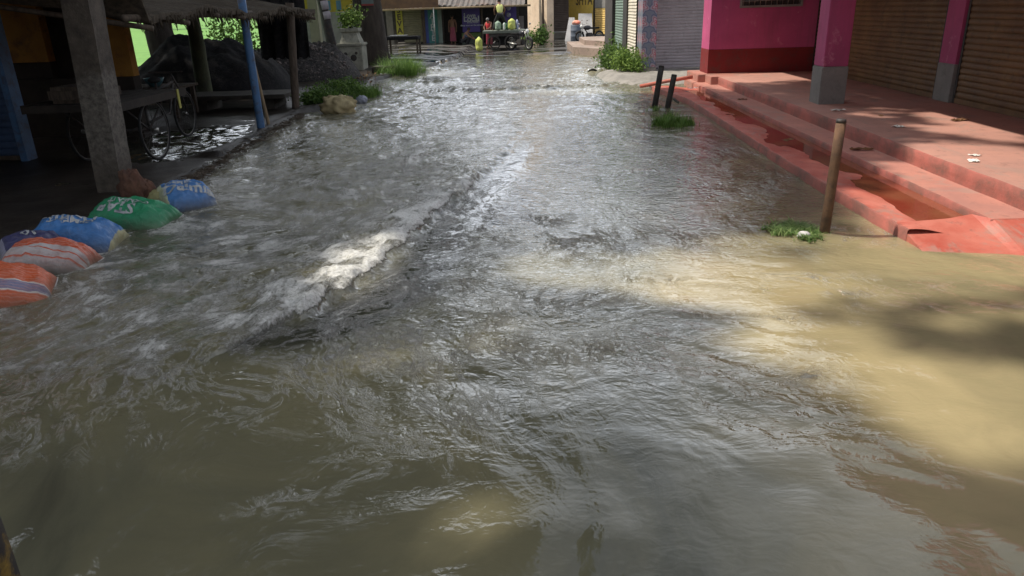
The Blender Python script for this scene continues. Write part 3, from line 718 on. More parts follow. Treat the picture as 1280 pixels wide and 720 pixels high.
zt_ = ZY(810, 84, 21.6)
MB().box(TX0, TX1, 21.6, 22.5, zt_, 3.3, .005).build('tiled_face', mosaic(), T)
MB().box(TX0-.03, TX1+.02, 21.57, 22.5, -.1, zt_-.001, .01).build('plinth', M_greycol, T)
# side row along x ~3.2
XR = TX0-.02
K = thing('shutter_row_shop', (XR+.3, 27, 0), 'narrow shop front with pale and green shutters edge-on behind the weeds', 'building')
def Yat(px, X): return atX(px, 50, X).y
ya, yb, yc, yd, ye = 22.6, Yat(785, XR), Yat(780, XR), Yat(769, XR), Yat(756, XR)
Mws = mat('cream_shutter_paint', (.70, .64, .52), (.55, .50, .42), .6, 2, (.35, .31, .25), 5, .15, .003)
Mgn = mat('green_shutter_paint', (.20, .27, .22), (.13, .19, .155), .6, 2, (.09, .10, .09), 4, .15, .003)
shutter(MB(), (XR, yb), (XR, ya), .25, 3.2, (-1, 0), .085, .02).build('shutter', Mws, K)
shutter(MB(), (XR, yd), (XR, yc), .25, 3.2, (-1, 0), .085, .02).build('shutter', Mgn, K, label='green shutter')
MB().box(XR-.06, XR+.1, yb+.01, yc-.01, .0, 3.2).build('post', M_dark, K)
MB().box(XR+.02, XR+3, ya+.02, ye, 0, 3.4).build('wall', M_greycol, K)
MB().box(XR-.02, XR+.2, ya, yd, .0, .245).build('sill', M_conc, K)
dp = MB().box(XR-.12, XR+.3, yd+.05, yd+2.6, .0, 3.6, .02).build('pillar', mat('dark_plaster', (.07, .062, .06), (.045, .04, .04), .9, 3), None, (XR, yd+1, 0), 'dark square pillar between the green shutter and the yellow shutter', 'pillar')
# far yellow shutter and painted wall
YW = 47.0
Wl = thing('yellow_wall_shop', (XY(728, YW), YW, 0), 'sunlit yellow painted wall with black letters at the end of the street, right side', 'building')
xa, xb, xc = XY(711, YW), XY(743, YW), XY(757, YW)
yA, yB = Vector((XY(711, 49.5), 49.5, 0)), Vector((XY(743, 46.5), 46.5, 0)); yd2 = (yB-yA).normalized(); yn = Vector((yd2.y, -yd2.x, 0)); yl = (yB-yA).length
def onwall(A, d, n, u0, u1, w0, w1, z0, z1, bev=0): return MB().box(u0, u1, -w1, -w0, z0, z1, bev, Matrix(((d.x, -n.x, 0, A.x), (d.y, -n.y, 0, A.y), (0, 0, 1, 0), (0, 0, 0, 1))))
onwall(yA, yd2, yn, 0, yl, -.3, 0, 0, 4.2).build('wall', M_yell, Wl)
M_ink = mat('faded_black_paint', (.10, .07, .05), (.06, .045, .035), .8, 6)
tc_ = yA+yd2*yl*.60; wall_text('lettering', 'SHYA', (tc_.x, tc_.y, ZY(730, 1, tc_.y)+.03), yd2, (0, 0, 1), .85, M_ink, Wl, .006, .012)
sA = yB+yd2*.1; sB = sA+yd2*1.5; zt = ZY(750, 10, 46)
s = shutter(MB(), (sA.x, sA.y), (sB.x, sB.y), .3, zt, (yn.x, yn.y), .12, .03).build('shutter', mat('yellow_shutter_paint', (.80, .56, .20), (.66, .46, .16), .6, 2, (.3, .22, .12), 5, .2, .003), Wl)
onwall(sA, yd2, yn, 0, 1.5, -.05, .05, zt+.01, 4.1).build('shutter_box', M_greycol, Wl)
onwall(yB, yd2, yn, .0, .095, -.05, .10, 0, 4.15).build('post', M_dark, Wl)
onwall(sA, yd2, yn, 0, 1.5, -.3, -.06, 0, 4.1).build('side_wall', M_greycol, Wl)
# leaning white slabs, drum, motorbike there
def slab(px0, px1, pt0, pt1, py0, py1, Y, th, label):
    vs = []
    for k in (0, th):
        for px, py, dy in ((px0, py0, 0), (px1, py0, 0), (pt1, py1, .55), (pt0, py1, .55)):
            p = atY(px, py, Y); vs.append((p.x, Y+dy+k, p.z if py == py1 else .03))
    MB().add(vs, [(0, 1, 2, 3), (7, 6, 5, 4), (0, 4, 5, 1), (1, 5, 6, 2), (2, 6, 7, 3), (3, 7, 4, 0)]).build('stone_slab', M_white, None, (vs[0][0], Y, 0), label, 'slab', 'pale slabs leaning on the yellow wall')
slab(706, 718, 712, 719, 53, 22, 44.8, .06, 'narrow pale slab leaning at the left corner of the yellow wall')
slab(722, 741, 724, 741, 53, 17, 45.2, .06, 'wide pale slab leaning against the yellow wall behind the drum')
Yd = 43.6; xd = XY(720, Yd)
D_ = thing('drum', (xd, Yd, .04), 'blue grey drum with red and white goods in front of the pale slabs', 'drum')
rd = .30; zt = ZY(720, 31, Yd)
MB().lathe((xd, Yd, 0), [(rd*.95, .04), (rd, .07), (rd, zt*.33), (rd*1.04, zt*.35), (rd, zt*.37), (rd, zt*.66), (rd*1.04, zt*.68), (rd, zt*.7), (rd, zt-.03), (rd*.97, zt)], 20).build('barrel', mat('blue_grey_drum', (.16, .18, .22), (.10, .12, .15), .5, 3), D_)
tag(MB().blob((xd, Yd, zt+.09), .24, .2, .14, 12, 8, .2).build('bundle', mat('red_cloth', (.75, .20, .12), (.7, .45, .35), .8, 6)), 'red and white cloth bundle on top of the blue grey drum', 'bundle')
# recess between cream wall and yellow wall
YB = 52.0
rc = thing('dark_passage_building', (XY(700, YB), YB, 0), 'brown shuttered building in the gap between the cream wall and the yellow wall', 'building')
Mbr = mat('brown_wall', (.13, .10, .085), (.08, .062, .055), .85, 2)
MB().box(XY(684, YB), XY(714, YB), YB, YB+.3, 0, 5.5).build('wall', Mbr, rc)
s = shutter(MB(), (XY(692, YB), YB-.02), (XY(710, YB), YB-.02), .5, 3.6, (0, -1), .11, .03).build('shutter', Mbr, rc)
MB().box(XY(688, YB), XY(712, YB), YB-2.2, YB, 0, .35, .02).build('plinth', M_conc, rc)
MB().box(XY(684, YB), XY(716, YB), YB-2.4, YB+.4, 3.9, 4.1).build('awning', Mbr, rc)
# cream wall (sunlit)
YCr = 46.0
cr = thing('cream_building', (XY(668, YCr), YCr, 0), 'sunlit cream plastered wall at the end of the street', 'building')
cA, cB = Vector((XY(650, 50), 50, 0)), Vector((XY(684.5, 46), 46, 0)); cd = (cB-cA).normalized(); cn = Vector((cd.y, -cd.x, 0)); cl = (cB-cA).length
def onwall(A, d, n, u0, u1, w0, w1, z0, z1, bev=0): return MB().box(u0, u1, -w1, -w0, z0, z1, bev, Matrix(((d.x, -n.x, 0, A.x), (d.y, -n.y, 0, A.y), (0, 0, 1, 0), (0, 0, 0, 1))))
onwall(cA, cd, cn, 0, cl-.2, -.4, 0, 0, 9).build('wall', M_cream, cr)
onwall(cA, cd, cn, cl-.199, cl, -.4, .03, 0, 9).build('pilaster', M_cream, cr)
onwall(cA, cd, cn, 0, cl+.05, -.45, .08, 9.001, 9.2).build('coping', M_white, cr)
onwall(cA, cd, cn, 0, cl-.2, .0, .02, 2.9, 2.98).build('band', M_conc, cr)
MB().box(cB.x-.3, cB.x-.01, 46.45, 52, 0, 8.9).build('side_wall', Mbr, cr)

# concrete steps
st = thing('concrete_steps', (2.9, 34, 0), 'low weathered concrete steps on the right edge of the street before the yellow wall', 'steps')
s0, s1, s2 = at(711, 60), at(716, 69), at(755, 74)
M_step2 = mat('pinkish_concrete', (.36, .27, .22), (.24, .18, .15), .85, 1.5, (.06, .07, .035), 3, .4, .015, damt=.9)
def prism(poly, z0, z1):
    n = len(poly); mb = MB(); vs = [(p[0], p[1], z0) for p in poly]+[(p[0], p[1], z1) for p in poly]
    mb.add(vs, [tuple(range(n-1, -1, -1)), tuple(range(n, 2*n))]+[(i, (i+1) % n, (i+1) % n+n, i+n) for i in range(n)]); return mb
prism([(1.95, 33.0), (3.9, 29.2), (3.9, 38), (1.95, 38)], -.1, .30).build('step', M_step2, st)
prism([(2.55, 34.5), (3.9, 31.6), (3.9, 38), (2.55, 38)], .301, .50).build('step', M_step2, st)
# concrete apron in front of grey shop
mb = MB(); xs_ = np.linspace(1.95, 5.6, 30); vs = []
for x in xs_:
    for k in range(8):
        q = k/7; yy = 19.3+.25*math.sin(x*1.3)+q*3.2+(x < 2.4)*(2.4-x)*2.0; vs.append((x, yy, -.12+.30*math.sin(min(1, q*2.0)*1.57)*min(1, (x-1.95)/.6+.25)+.02*float(fbm(np.array([x*2]), np.array([q*3]), 3, 33)[0])))
mb.add(vs, [(i*8+k, (i+1)*8+k, (i+1)*8+k+1, i*8+k+1) for i in range(29) for k in range(7)], True)
mb.build('concrete_apron', M_conc, None, (3.6, 21, 0), 'worn concrete apron sloping into the water below the grey shutter', 'apron')
a_, b_ = at(800, 107), at(868, 95, .3)
MB().tube([at(812, 108, .05), at(826, 114, .04), at(838, 120, .03), at(848, 128, .0)], .018, 8).build('hose', M_dark, None, at(826, 114), 'thin dark hose lying across the water behind the tilted posts', 'hose')
a1 = at(800, 108, .08); a2 = at(866, 96, .30)
MB().tube([a1, a1.lerp(a2, .5)+Vector((0, 0, .01)), a2], .045, 10).build('red_pipe', M_kerb, None, a1, 'faded red pipe lying from the concrete apron to the verandah end', 'pipe')
# debris and bump of water at right bank
mb = MB()
for i in range(110):
    p = at(random.uniform(736, 775), random.uniform(76, 84)); mb.blob((p.x, p.y, float(ground_h(np.array([p.x]), np.array([p.y]))[0])+.01), random.uniform(.02, .09), random.uniform(.03, .15), random.uniform(.02, .06), 9, 7, .3)
mb.build('bank_debris', M_mud, kind='stuff', label='dark wet rubble along the right bank by the concrete steps', cat='rubble')
# half buried hoop where the flow boils
hp = at(738, 93); MB().tube([hp+Vector((-.15+.45*t, .0, .16*math.sin(3.14*t)-.02)) for t in np.linspace(0, 1, 12)], .03, 8).build('rubber_hose', M_rubber, None, hp, 'black hose loop arching out of the boiling water near the right bank', 'hose')

# ================================================================== leaves helpers
def leaves(mb, pts, s, flat=.0, asp=.55):
    """vectorised leaf quads (bent in the middle) round points"""
    pts = np.asarray(pts); n = len(pts); a = rng.normal(size=(n, 3)); a[:, 2] *= (1-flat); a /= np.linalg.norm(a, axis=1)[:, None]
    b = rng.normal(size=(n, 3)); b -= (b*a).sum(1)[:, None]*a; b /= np.linalg.norm(b, axis=1)[:, None]
    L = s*rng.uniform(.6, 1.3, n)[:, None]; c = np.cross(a, b)
    v0 = pts-a*L*.5; v1 = pts+b*L*asp*.5-c*L*.06; v2 = pts+a*L*.5; v3 = pts-b*L*asp*.5-c*L*.06
    vs = np.stack([v0, v1, v2, v3], 1).reshape(-1, 3); base = len(mb.v)
    mb.v.extend(map(tuple, vs.tolist())); mb.f.extend([(base+4*i, base+4*i+1, base+4*i+2, base+4*i+3) for i in range(n)]); mb.sm.extend([False]*n)
def clumps(n, c, r, nc=12, tight=.35):
    cs = rng.normal(size=(nc, 3)); cs /= np.linalg.norm(cs, axis=1)[:, None]; cs *= rng.uniform(.2, .85, nc)[:, None]
    k = rng.integers(0, nc, n); p = cs[k]+rng.normal(size=(n, 3))*tight*.6
    return np.array(c)+p*np.array(r)
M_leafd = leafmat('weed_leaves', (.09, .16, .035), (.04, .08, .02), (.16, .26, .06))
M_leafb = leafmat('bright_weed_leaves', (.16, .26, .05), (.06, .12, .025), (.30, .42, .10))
M_tree = leafmat('tree_leaves', (.07, .12, .035), (.04, .075, .02), (.11, .18, .05))
def weed(px, py, hgt, rx, ry, n, ls, label, m=None, name='weed', z=.0, cat='weed'):
    c = at(px, py, z); t = thing(name, c, label, cat, None); mb = MB()
    p = clumps(n, (c.x, c.y, c.z+hgt*.5), (rx, ry, hgt*.55), 14, .5); p[:, 2] = np.maximum(p[:, 2], z+.02); leaves(mb, p, ls)
    mb.build('foliage', m or M_leafd, t); s = MB()
    for i in range(14):
        a = random.random()*6.28; s.tube([(c.x+rx*.3*math.cos(a), c.y+ry*.3*math.sin(a), z-.05), (c.x+rx*.7*math.cos(a), c.y+ry*.7*math.sin(a), z+hgt*random.uniform(.6, 1))], [.008, .003], 5)
    s.build('stems', M_leafd, t); return t
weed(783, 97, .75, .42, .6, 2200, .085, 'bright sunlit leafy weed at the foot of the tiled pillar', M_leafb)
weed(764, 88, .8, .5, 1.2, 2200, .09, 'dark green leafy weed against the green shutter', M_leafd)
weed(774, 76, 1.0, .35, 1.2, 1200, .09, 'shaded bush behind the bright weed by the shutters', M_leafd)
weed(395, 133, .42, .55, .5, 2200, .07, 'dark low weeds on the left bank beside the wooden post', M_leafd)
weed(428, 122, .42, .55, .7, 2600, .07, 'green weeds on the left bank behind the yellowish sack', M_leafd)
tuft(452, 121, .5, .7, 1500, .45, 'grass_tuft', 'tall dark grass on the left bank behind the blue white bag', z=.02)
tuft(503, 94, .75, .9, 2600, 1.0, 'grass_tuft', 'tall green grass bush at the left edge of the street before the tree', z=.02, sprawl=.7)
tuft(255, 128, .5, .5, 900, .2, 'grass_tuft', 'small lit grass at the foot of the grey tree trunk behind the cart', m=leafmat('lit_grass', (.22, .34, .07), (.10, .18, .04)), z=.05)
# plant before cream wall
weed(675, 57, 1.0, .5, .4, 700, .16, 'leafy plant with drooping leaves growing before the cream wall', M_leafd, 'plant', cat='plant')
weed(661, 57, .8, .3, .3, 300, .14, 'yellowish plant between the motorcycle and the cream wall', M_leafb, 'plant', cat='plant')

# ================================================================== LEFT: shed, posts
def post(name, px, py, tx, ty, rad, m, label, n=12, z=0.0, ztop=2.35, square=None, Yv=None, cat='post'):
    b = at(px, py, z)
    t = atY(tx, ty, b.y); d = (t-b)
    k = (ztop-b.z)/d.z; t = b+d*k
    mb = MB()
    if square:
        hx, hy = square; nz = 14; vs = []
        for i in range(nz+1):
            q = i/nz; c = b.lerp(t, q)-Vector((0, 0, .25))*(1-q)
            for (sx, sy) in ((-1, -1), (0, -1.02), (1, -1), (1, 1), (-1, 1)):
                vs.append(c+Vector((sx*hx*(1+random.uniform(-.03, .03)), sy*hy*(1+random.uniform(-.02, .02)), 0)))
        mb.add(vs, [(i*5+j, i*5+(j+1) % 5, (i+1)*5+(j+1) % 5, (i+1)*5+j) for i in range(nz) for j in range(5)]+[tuple(range(nz*5, nz*5+5))], False)
    else:
        pts = [b.lerp(t, q) for q in np.linspace(-.1, 1, 9)]
        mb.tube(pts, [rad*random.uniform(.94, 1.06) for _ in pts], n, True, .03)
    return mb.build(name, m, None, b, label, cat)
def postm():
    m, nt, b = nodes('peeling_post'); v = coord(nt); tc = N(nt, 'ShaderNodeTexCoord'); sp = N(nt, 'ShaderNodeSeparateXYZ'); nt.links.new(tc.outputs['Object'], sp.inputs[0])
    n = noise(nt, v, 5, 8, .7, .3); h_ = mth(nt, 'ADD', sp.outputs[2], mth(nt, 'MULTIPLY', n, .5))
    col = ramp(nt, noise(nt, v, 6, 8, .75), [(.35, (.035, .026, .02)), (.65, (.10, .08, .06))])
    pale = ramp(nt, noise(nt, v, 14, 8, .8), [(.35, (.04, .035, .03)), (.62, (.17, .15, .125))])
    col = mixc(nt, ramp(nt, mth(nt, 'MULTIPLY', h_, .5), [(.25, (.25,)*3), (.42, (.9,)*3), (.80, (.9,)*3), (.86, (.05,)*3)]), col, pale)
    nt.links.new(col, b.inputs['Base Color']); b.inputs['Roughness'].default_value = .9; bump(nt, b, noise(nt, v, 18, 8, .75), .7, .02); return m
post('concrete_post', 146, 243, 102, 0, 0, postm(), 'thick square concrete post standing behind the green sandbag', square=(.155, .15), ztop=2.75)
post('blue_post', 327, 163, 302, 0, .072, M_blue, 'blue painted leaning pipe post at the edge of the shed', z=.0, ztop=2.5)
post('bamboo_prop', 337, 160, 321, 95, .032, M_woodlight, 'thin bamboo stick leaning on the blue pipe post', ztop=1.35, z=0)
post('wooden_post', 370, 137, 363, 18, .085, M_wood, 'weathered wooden post at the far corner of the shed, beside the weeds', z=.03, ztop=2.2)
# dark tree trunks behind the cart
def trunk_obj(px, py, z, r0, r1, hgt, label, lean=(0, 0), name='tree', crown=None, m=M_bark):
    b = at(px, py, z); t = thing(name, b, label, 'tree'); pts = []; rr = []
    for i in range(10):
        q = i/9; pts.append((b.x+lean[0]*q+.05*math.sin(q*5+px), b.y+lean[1]*q, b.z-.15+hgt*q)); rr.append((r0*(1-q)+r1*q)*(1+.35*math.exp(-q*9)))
    mb = MB().tube(pts, rr, 16, True, .07); top = Vector(pts[-1])
    if crown:
        for c, r in crown:
            mb.tube([top-Vector((0, 0, .6)), top.lerp(Vector(c), .5)+Vector((0, 0, .1)), c], [r1*.6, r1*.35, .03], 8, True, .05)
    mb.build('trunk', m, t)
    if crown:
        f = MB()
        for c, r in crown: leaves(f, clumps(int(1500*r*r*.45)+300, c, (r, r, r*.6), 12, .5), .19)
        f.build('crown', M_tree, t)
    return t
trunk_obj(213, 116, .05, .40, .33, 2.6, 'dark gnarled tree trunk behind the cargo cart under the shed roof', name='tree', m=M_bark)
trunk_obj(262, 130, .05, .17, .15, 2.6, 'grey green mossy tree trunk between the cart and the blue post', lean=(-.15, 0), name='tree', m=mat('mossy_bark', (.10, .11, .06), (.055, .055, .04), .95, 3, (.05, .07, .03), 6, .8, .02))
trunk_obj(466, 82, .12, .50, .46, 5.5, 'huge dark tree trunk on the left bank behind the white shrine', name='tree', crown=[((-8.5, 29, 7), 2.6), ((-5.0, 30, 7.5), 2.8), ((-6.5, 33, 7.2), 2.8), ((-6.5, 27, 8.6), 2.5), ((-9, 33, 8.5), 2.5)])
# poster on the trunk
tb = at(466, 82, .12)
ps = thing('nailed_sign', (tb.x, tb.y-.56, 2.2), 'small grey and red sign nailed on the huge tree trunk', 'sign')
zb = ZY(462, 7, tb.y-.55); xa = XY(452, tb.y-.55, 4); xb = XY(467, tb.y-.55, 4)
MB().box(xa, xb, tb.y-.58, tb.y-.56, zb+.06, zb+.55).build('panel', mat('faded_teal', (.13, .16, .16), (.09, .11, .11), .7), ps)
MB().box(xa, xb, tb.y-.58, tb.y-.56, zb, zb+.058).build('red_band', mat('faded_red', (.25, .05, .05), (.18, .04, .04), .7), ps)
# shed roof
sh = thing('shed_roof', (-6.5, 12, 2.3), 'dark sagging thatch and tin shed roof over the cargo cart', 'roof')
def rz(x, y): return 2.02 + (-5.0-x)*.16 + .05*math.sin(y*1.7) + .03*math.sin(y*5.1+x*3) + (.42 if y < 9.8 else 0)
mb = MB(); vs = []; NXr, NYr = 14, 60
for i in range(NYr):
    y = 9.6+(17.8-9.6)*i/(NYr-1)
    for j in range(NXr):
        x = -4.85+.05*random.random()+(-10.5+4.85)*j/(NXr-1); vs.append((x, y, rz(x, y)+random.uniform(-.02, .02)))
nv = len(vs); vs += [(a, b, c+.09) for a, b, c in vs]
fs = []
for i in range(NYr-1):
    for j in range(NXr-1):
        q = i*NXr+j; fs.append((q, q+1, q+NXr+1, q+NXr)); fs.append((nv+q, nv+q+NXr, nv+q+NXr+1, nv+q+1))
for i in range(NYr-1): q = i*NXr; fs.append((q, q+NXr, nv+q+NXr, nv+q))
for j in range(NXr-1): fs.append((j, nv+j, nv+j+1, j+1)); q = (NYr-1)*NXr+j; fs.append((q, q+1, nv+q+1, nv+q))
mb.add(vs, fs); mb.build('thatch', M_thatch, sh)
mb = MB()
for i in range(420):
    y = random.uniform(9.6, 17.7); x = -4.9+random.uniform(-.15, .12); z = rz(x, y)+.05
    l = random.uniform(.05, .22); mb.tube([(x, y, z), (x+random.uniform(-.02, .06), y+random.uniform(-.08, .08), z-l)], [random.uniform(.008, .02), .004], 4)
mb.build('straw_fringe', M_thatch, sh)
mb = MB()
for i in range(8): y = 9.8+i*1.1; mb.tube([(-4.75, y, rz(-4.8, y)-.05), (-10.4, y+.1, rz(-10.4, y)-.05)], .035, 7)
mb.tube([(-4.95, 9.5, 2.0), (-4.95, 13, 2.03), (-5.0, 17.9, 1.99)], .045, 8); mb.tube([(-7.5, 9.5, 2.38), (-7.5, 17.9, 2.38)], .04, 8)
mb.build('rafters', M_wood, sh)
MB().add([(-4.9, 5.5, 2.62), (-4.9, 9.75, 2.56), (-13.5, 9.75, 3.4), (-13.5, 5.5, 3.4), (-4.9, 5.5, 2.65), (-4.9, 9.75, 2.59), (-13.5, 9.75, 3.43), (-13.5, 5.5, 3.43)], [(0, 3, 2, 1), (4, 5, 6, 7), (0, 1, 5, 4), (1, 2, 6, 5), (2, 3, 7, 6), (3, 0, 4, 7)]).build('tin_sheet', M_tin, sh)
M_dkw = mat('dark_boards', (.05, .04, .032), (.028, .023, .02), .9, 3, (.02, .018, .016), 8, .5, .01)  # dark mottled brown, used for stall walls and cart bed
# ochre-walled kiosk
kx0, kx1 = XY(12, 13.1, 60), XY(160, 13.1, 60)
ko = thing('ochre_kiosk', (-9, 13.3, 0), 'small stall with ochre plastered front under the shed roof', 'stall')
MB().box(kx0-2, XY(52, 13.1), 13.1, 13.3, ZY(40, 78, 13.1), 3.2).build('wall', M_ochre, ko)
MB().box(XY(117, 13.1), kx1, 13.1, 13.3, ZY(140, 96, 13.1), 2.45).build('wall', M_ochre, ko)
MB().box(XY(52, 13.1)-.05, XY(117, 13.1)+.05, 13.33, 13.5, 0, 3.2).build('dark_gap_panel', M_dkw, ko)  # dark panel put in for the unlit gap between the ochre walls
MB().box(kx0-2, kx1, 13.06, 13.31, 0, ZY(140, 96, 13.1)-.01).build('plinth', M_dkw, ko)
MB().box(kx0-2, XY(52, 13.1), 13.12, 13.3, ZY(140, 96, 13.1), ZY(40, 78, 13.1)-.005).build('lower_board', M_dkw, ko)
MB().box(-13.4, -13.2, 6, 18, 0, 3.3).build('back_wall', M_dkw, ko)  # unseen wall added to close off light at the back
MB().box(-13.2, -7.4, 4.6, 4.75, 0, 3.1).build('end_wall', M_dkw, ko)  # unseen wall added to close off light at the near end
MB().box(-13.19, -9.2, 13.53, 17.8, 0, 2.8).build('shade_block', M_dkw, ko)  # block added to keep light out behind the stall
# blue shutter
YBs = 10.9
bs = thing('blue_shutter_stall', (-10, YBs, 0), 'stall closed with a dark blue corrugated shutter at the far left', 'stall')
xr = XY(32, YBs, 180)
Mbs = mat('dark_blue_shutter', (.06, .10, .19), (.04, .065, .12), .6, 3, (.03, .03, .035), 6, .2, .003)
shutter(MB(), (-12.8, YBs), (xr-.1, YBs), .12, 2.5, (0, -1), .10, .025).build('shutter', Mbs, bs)
MB().box(xr-.1, xr, YBs-.06, YBs+.2, 0, 2.5, .01).build('frame', M_blue, bs)
MB().box(-12.8, xr-.02, YBs+.03, YBs+.2, 0, 2.5).build('wall', M_wood, bs)
# work table behind the cart
tbn = thing('wooden_table', (-8.0, 15.6, 0), 'rough wooden table with clutter behind the cart', 'table')
MB().box(-9.3, -7.1, 15.1, 16.2, .62, .67, .005).build('tabletop', M_wood, tbn)
for a in (-9.2, -7.2):
    for b in (15.2, 16.1): MB().box(a-.04, a+.04, b-.04, b+.04, -.02, .619).build('leg', M_wood, tbn)
p = atY(187, 73, 15.5)
tag(MB().lathe((p.x, 15.5, .67), [(.09, 0), (.17, .10), (.2, .17), (.19, .17), (.15, .1)], 18).build('bowl', mat('teal_plastic', (.10, .26, .30), (.08, .2, .24), .4)), 'teal bowl on the wooden table behind the cart', 'bowl')
# black mound, tarp, gravel
def mound(name, cx, cy, rx, ry, hh, m, label, cat, seed, amp=.12, fr=2.0):
    xs = np.linspace(-1, 1, 70); A, Bq = np.meshgrid(xs, xs); r2 = A*A+Bq*Bq
    Z = hh*np.clip(1-r2, 0, 1)**.7*(1+.25*fbm(A*2.2, Bq*2.2, 3, seed))+amp*fbm(A*fr*3, Bq*fr*3, 5, seed+3)*np.clip(1.0-r2, 0, 1)-.12*sstep(.8, 1.1, r2)
    o = link_mesh(name, grid_mesh(name, A*rx, Bq*ry, Z), m, None, (cx, cy, .03)); return tag(o, label, cat)
mound('covered_heap', -8.4, 19.8, 2.3, 1.9, 1.38, M_black, 'long heap covered with black tarpaulin under the far end of the shed', 'heap', 101)
mound('charcoal_heap', -7.0, 23.3, 1.9, 1.8, 1.15, mat('charcoal', (.055, .05, .05), (.02, .02, .02), .8, 14, (.20, .17, .16), 22, 1, .05, damt=.9), 'heap of dark charcoal rubble before the white shrine', 'heap', 107, .2, 5)
# loose lumps lying on the heap
mb = MB()
for i in range(420):
    a = random.random()*6.28; q = math.sqrt(random.random())*.95; x = -7.0+1.7*q*math.cos(a)+.2; y = 22.7+1.5*q*math.sin(a)
    z = .03+1.1*max(0, 1-q*q)**.75; s = random.uniform(.02, .055); mb.blob((x, y, z+.02), s, s*.8, s*.7, 5, 4, .3)
mb.build('rubble_lumps', mat('pale_lumps', (.20, .17, .16), (.07, .06, .06), .85, 4), kind='stuff', label='pale lumps scattered over the charcoal heap', cat='rubble')
# red brown leaf litter & planks around
mb = MB(); p_ = []
for i in range(900):
    p = at(random.uniform(255, 470), random.uniform(82, 106), .06); p_.append((p.x, p.y, .10+random.random()*.03))
leaves(mb, p_, .09, .2); mb.build('leaf_litter', leafmat('brown_leaf_litter', (.20, .10, .05), (.07, .045, .03), (.34, .22, .10), .1), kind='stuff', label='brown leaf litter scattered on the left bank', cat='leaves')
# concrete slab bench
a, b = at(345, 118, .3), at(272, 110, .3)
sb = thing('concrete_bench', (-6.5, 17, 0), 'low grey concrete slab bench behind the blue post', 'bench')
MB().box(-7.7, -5.3, 16.3, 17.4, .27, .36, .012, ).build('slab', M_concd, sb)
MB().box(-7.4, -7.1, 16.45, 17.3, -.05, .269).build('leg', M_concd, sb); MB().box(-5.9, -5.6, 16.45, 17.3, -.05, .269).build('leg', M_concd, sb)
p = at(246, 88, .4)
for i, (px, py, col, lab) in enumerate([(281, 91, (.42, .20, .10), 'rounded orange brown pot on the ground by the black heap')]):
    p = at(px, py+6, .05); s_ = MB().lathe((p.x, p.y, .05), [(.12, 0), (.22, .1), (.24, .2), (.16, .3), (.12, .33), (.15, .36)], 16); s_.build('clay_pot', mat('clay', col, (.3, .13, .07), .8), None, p, lab, 'pot')

# cargo tricycle
M_oldm = mat('tarnished_metal', (.20, .19, .18), (.08, .075, .07), .5, 8, (.06, .04, .03), 14, .1, .002, metal=.6)
def spoked_wheel(par, c, rad, name='wheel', ax=(1, 0, 0)):
    wl = MB().ring(c, ax, rad-.02, .02, 40, 8).build(name, M_rubber, par)
    MB().ring(c, ax, rad-.045, .009, 40, 6).build('rim', M_oldm, wl)
    s = MB(); q = Vector(ax).normalized().to_track_quat('Z', 'Y'); n = 28
    for i in range(n):
        a = 2*math.pi*i/n; d = q @ Vector((math.cos(a), math.sin(a), 0)); h0 = q @ Vector((math.cos(a+.9*(-1)**i)*.03, math.sin(a+.9*(-1)**i)*.03, .03*(-1)**i))
        s.tube([Vector(c)+h0, Vector(c)+d*(rad-.05)], .0022, 4, False)
    s.build('spokes', M_dark, wl)
    MB().tube([Vector(c)-Vector(ax)*.05, Vector(c)+Vector(ax)*.05], .03, 12).build('hub', M_steel, wl); return wl
wb = at(201, 199, .0); wr = .45; wc = Vector((wb.x, wb.y+.0, wr-.01))
tr = thing('cargo_tricycle', (wc.x-.5, wc.y+.6, 0), 'old three wheeled cargo cart with a flat wooden bed parked in the shed', 'cart')
spoked_wheel(tr, wc, wr); spoked_wheel(tr, (wc.x-1.05, wc.y, wc.z), wr)
fw = (wc.x-.45, wc.y+2.05, wc.z-.02); spoked_wheel(tr, fw, wr-.04)
zb = .90
mb = MB()
for i in range(7): xx = wc.x-1.22+i*.185; mb.box(xx, xx+.17, wc.y-1.0, wc.y+1.05, zb, zb+.03, .004)
mb.build('bed', M_dkw, tr)
mb = MB().box(wc.x+.075, wc.x+.10, wc.y-1.0, wc.y+1.05, zb-.07, zb+.045, .004).box(wc.x-1.26, wc.x-1.23, wc.y-1.0, wc.y+1.05, zb-.07, zb+.045, .004).box(wc.x-1.22, wc.x+.07, wc.y-1.03, wc.y-1.005, zb-.06, zb+.04, .004); mb.build('side_rail', M_dkw, tr)
mb = MB()
for xx in (wc.x-.08, wc.x-.97): mb.tube([(xx, wc.y-.9, zb-.06), (xx, wc.y+1.0, zb-.06)], .022, 8); mb.tube([(xx, wc.y, zb-.06), (xx, wc.y, wc.z)], .02, 8); mb.tube([(xx, wc.y-.6, zb-.06), (xx, wc.y, wc.z)], .015, 8); mb.tube([(xx, wc.y+.6, zb-.06), (xx, wc.y, wc.z)], .015, 8)
mb.tube([(wc.x-1.05, wc.y, wc.z), (wc.x, wc.y, wc.z)], .022, 8)
mb.tube([(fw[0], wc.y+.1, .40), (fw[0], wc.y+1.5, .50), (fw[0], wc.y+1.8, 1.0)], .022, 8); mb.tube([(fw[0], wc.y+1.2, .9), (fw[0], wc.y+1.8, .98)], .02, 8); mb.tube([(fw[0], wc.y+1.25, .5), (fw[0], wc.y+1.2, 1.02)], .02, 8)
mb.tube([(fw[0]+.06, fw[1], fw[2]), (fw[0]+.05, wc.y+1.85, .9), (fw[0], wc.y+1.78, 1.12)], .015, 8); mb.tube([(fw[0]-.06, fw[1], fw[2]), (fw[0]-.05, wc.y+1.85, .9), (fw[0], wc.y+1.78, 1.12)], .015, 8)
mb.build('frame', M_dark, tr)
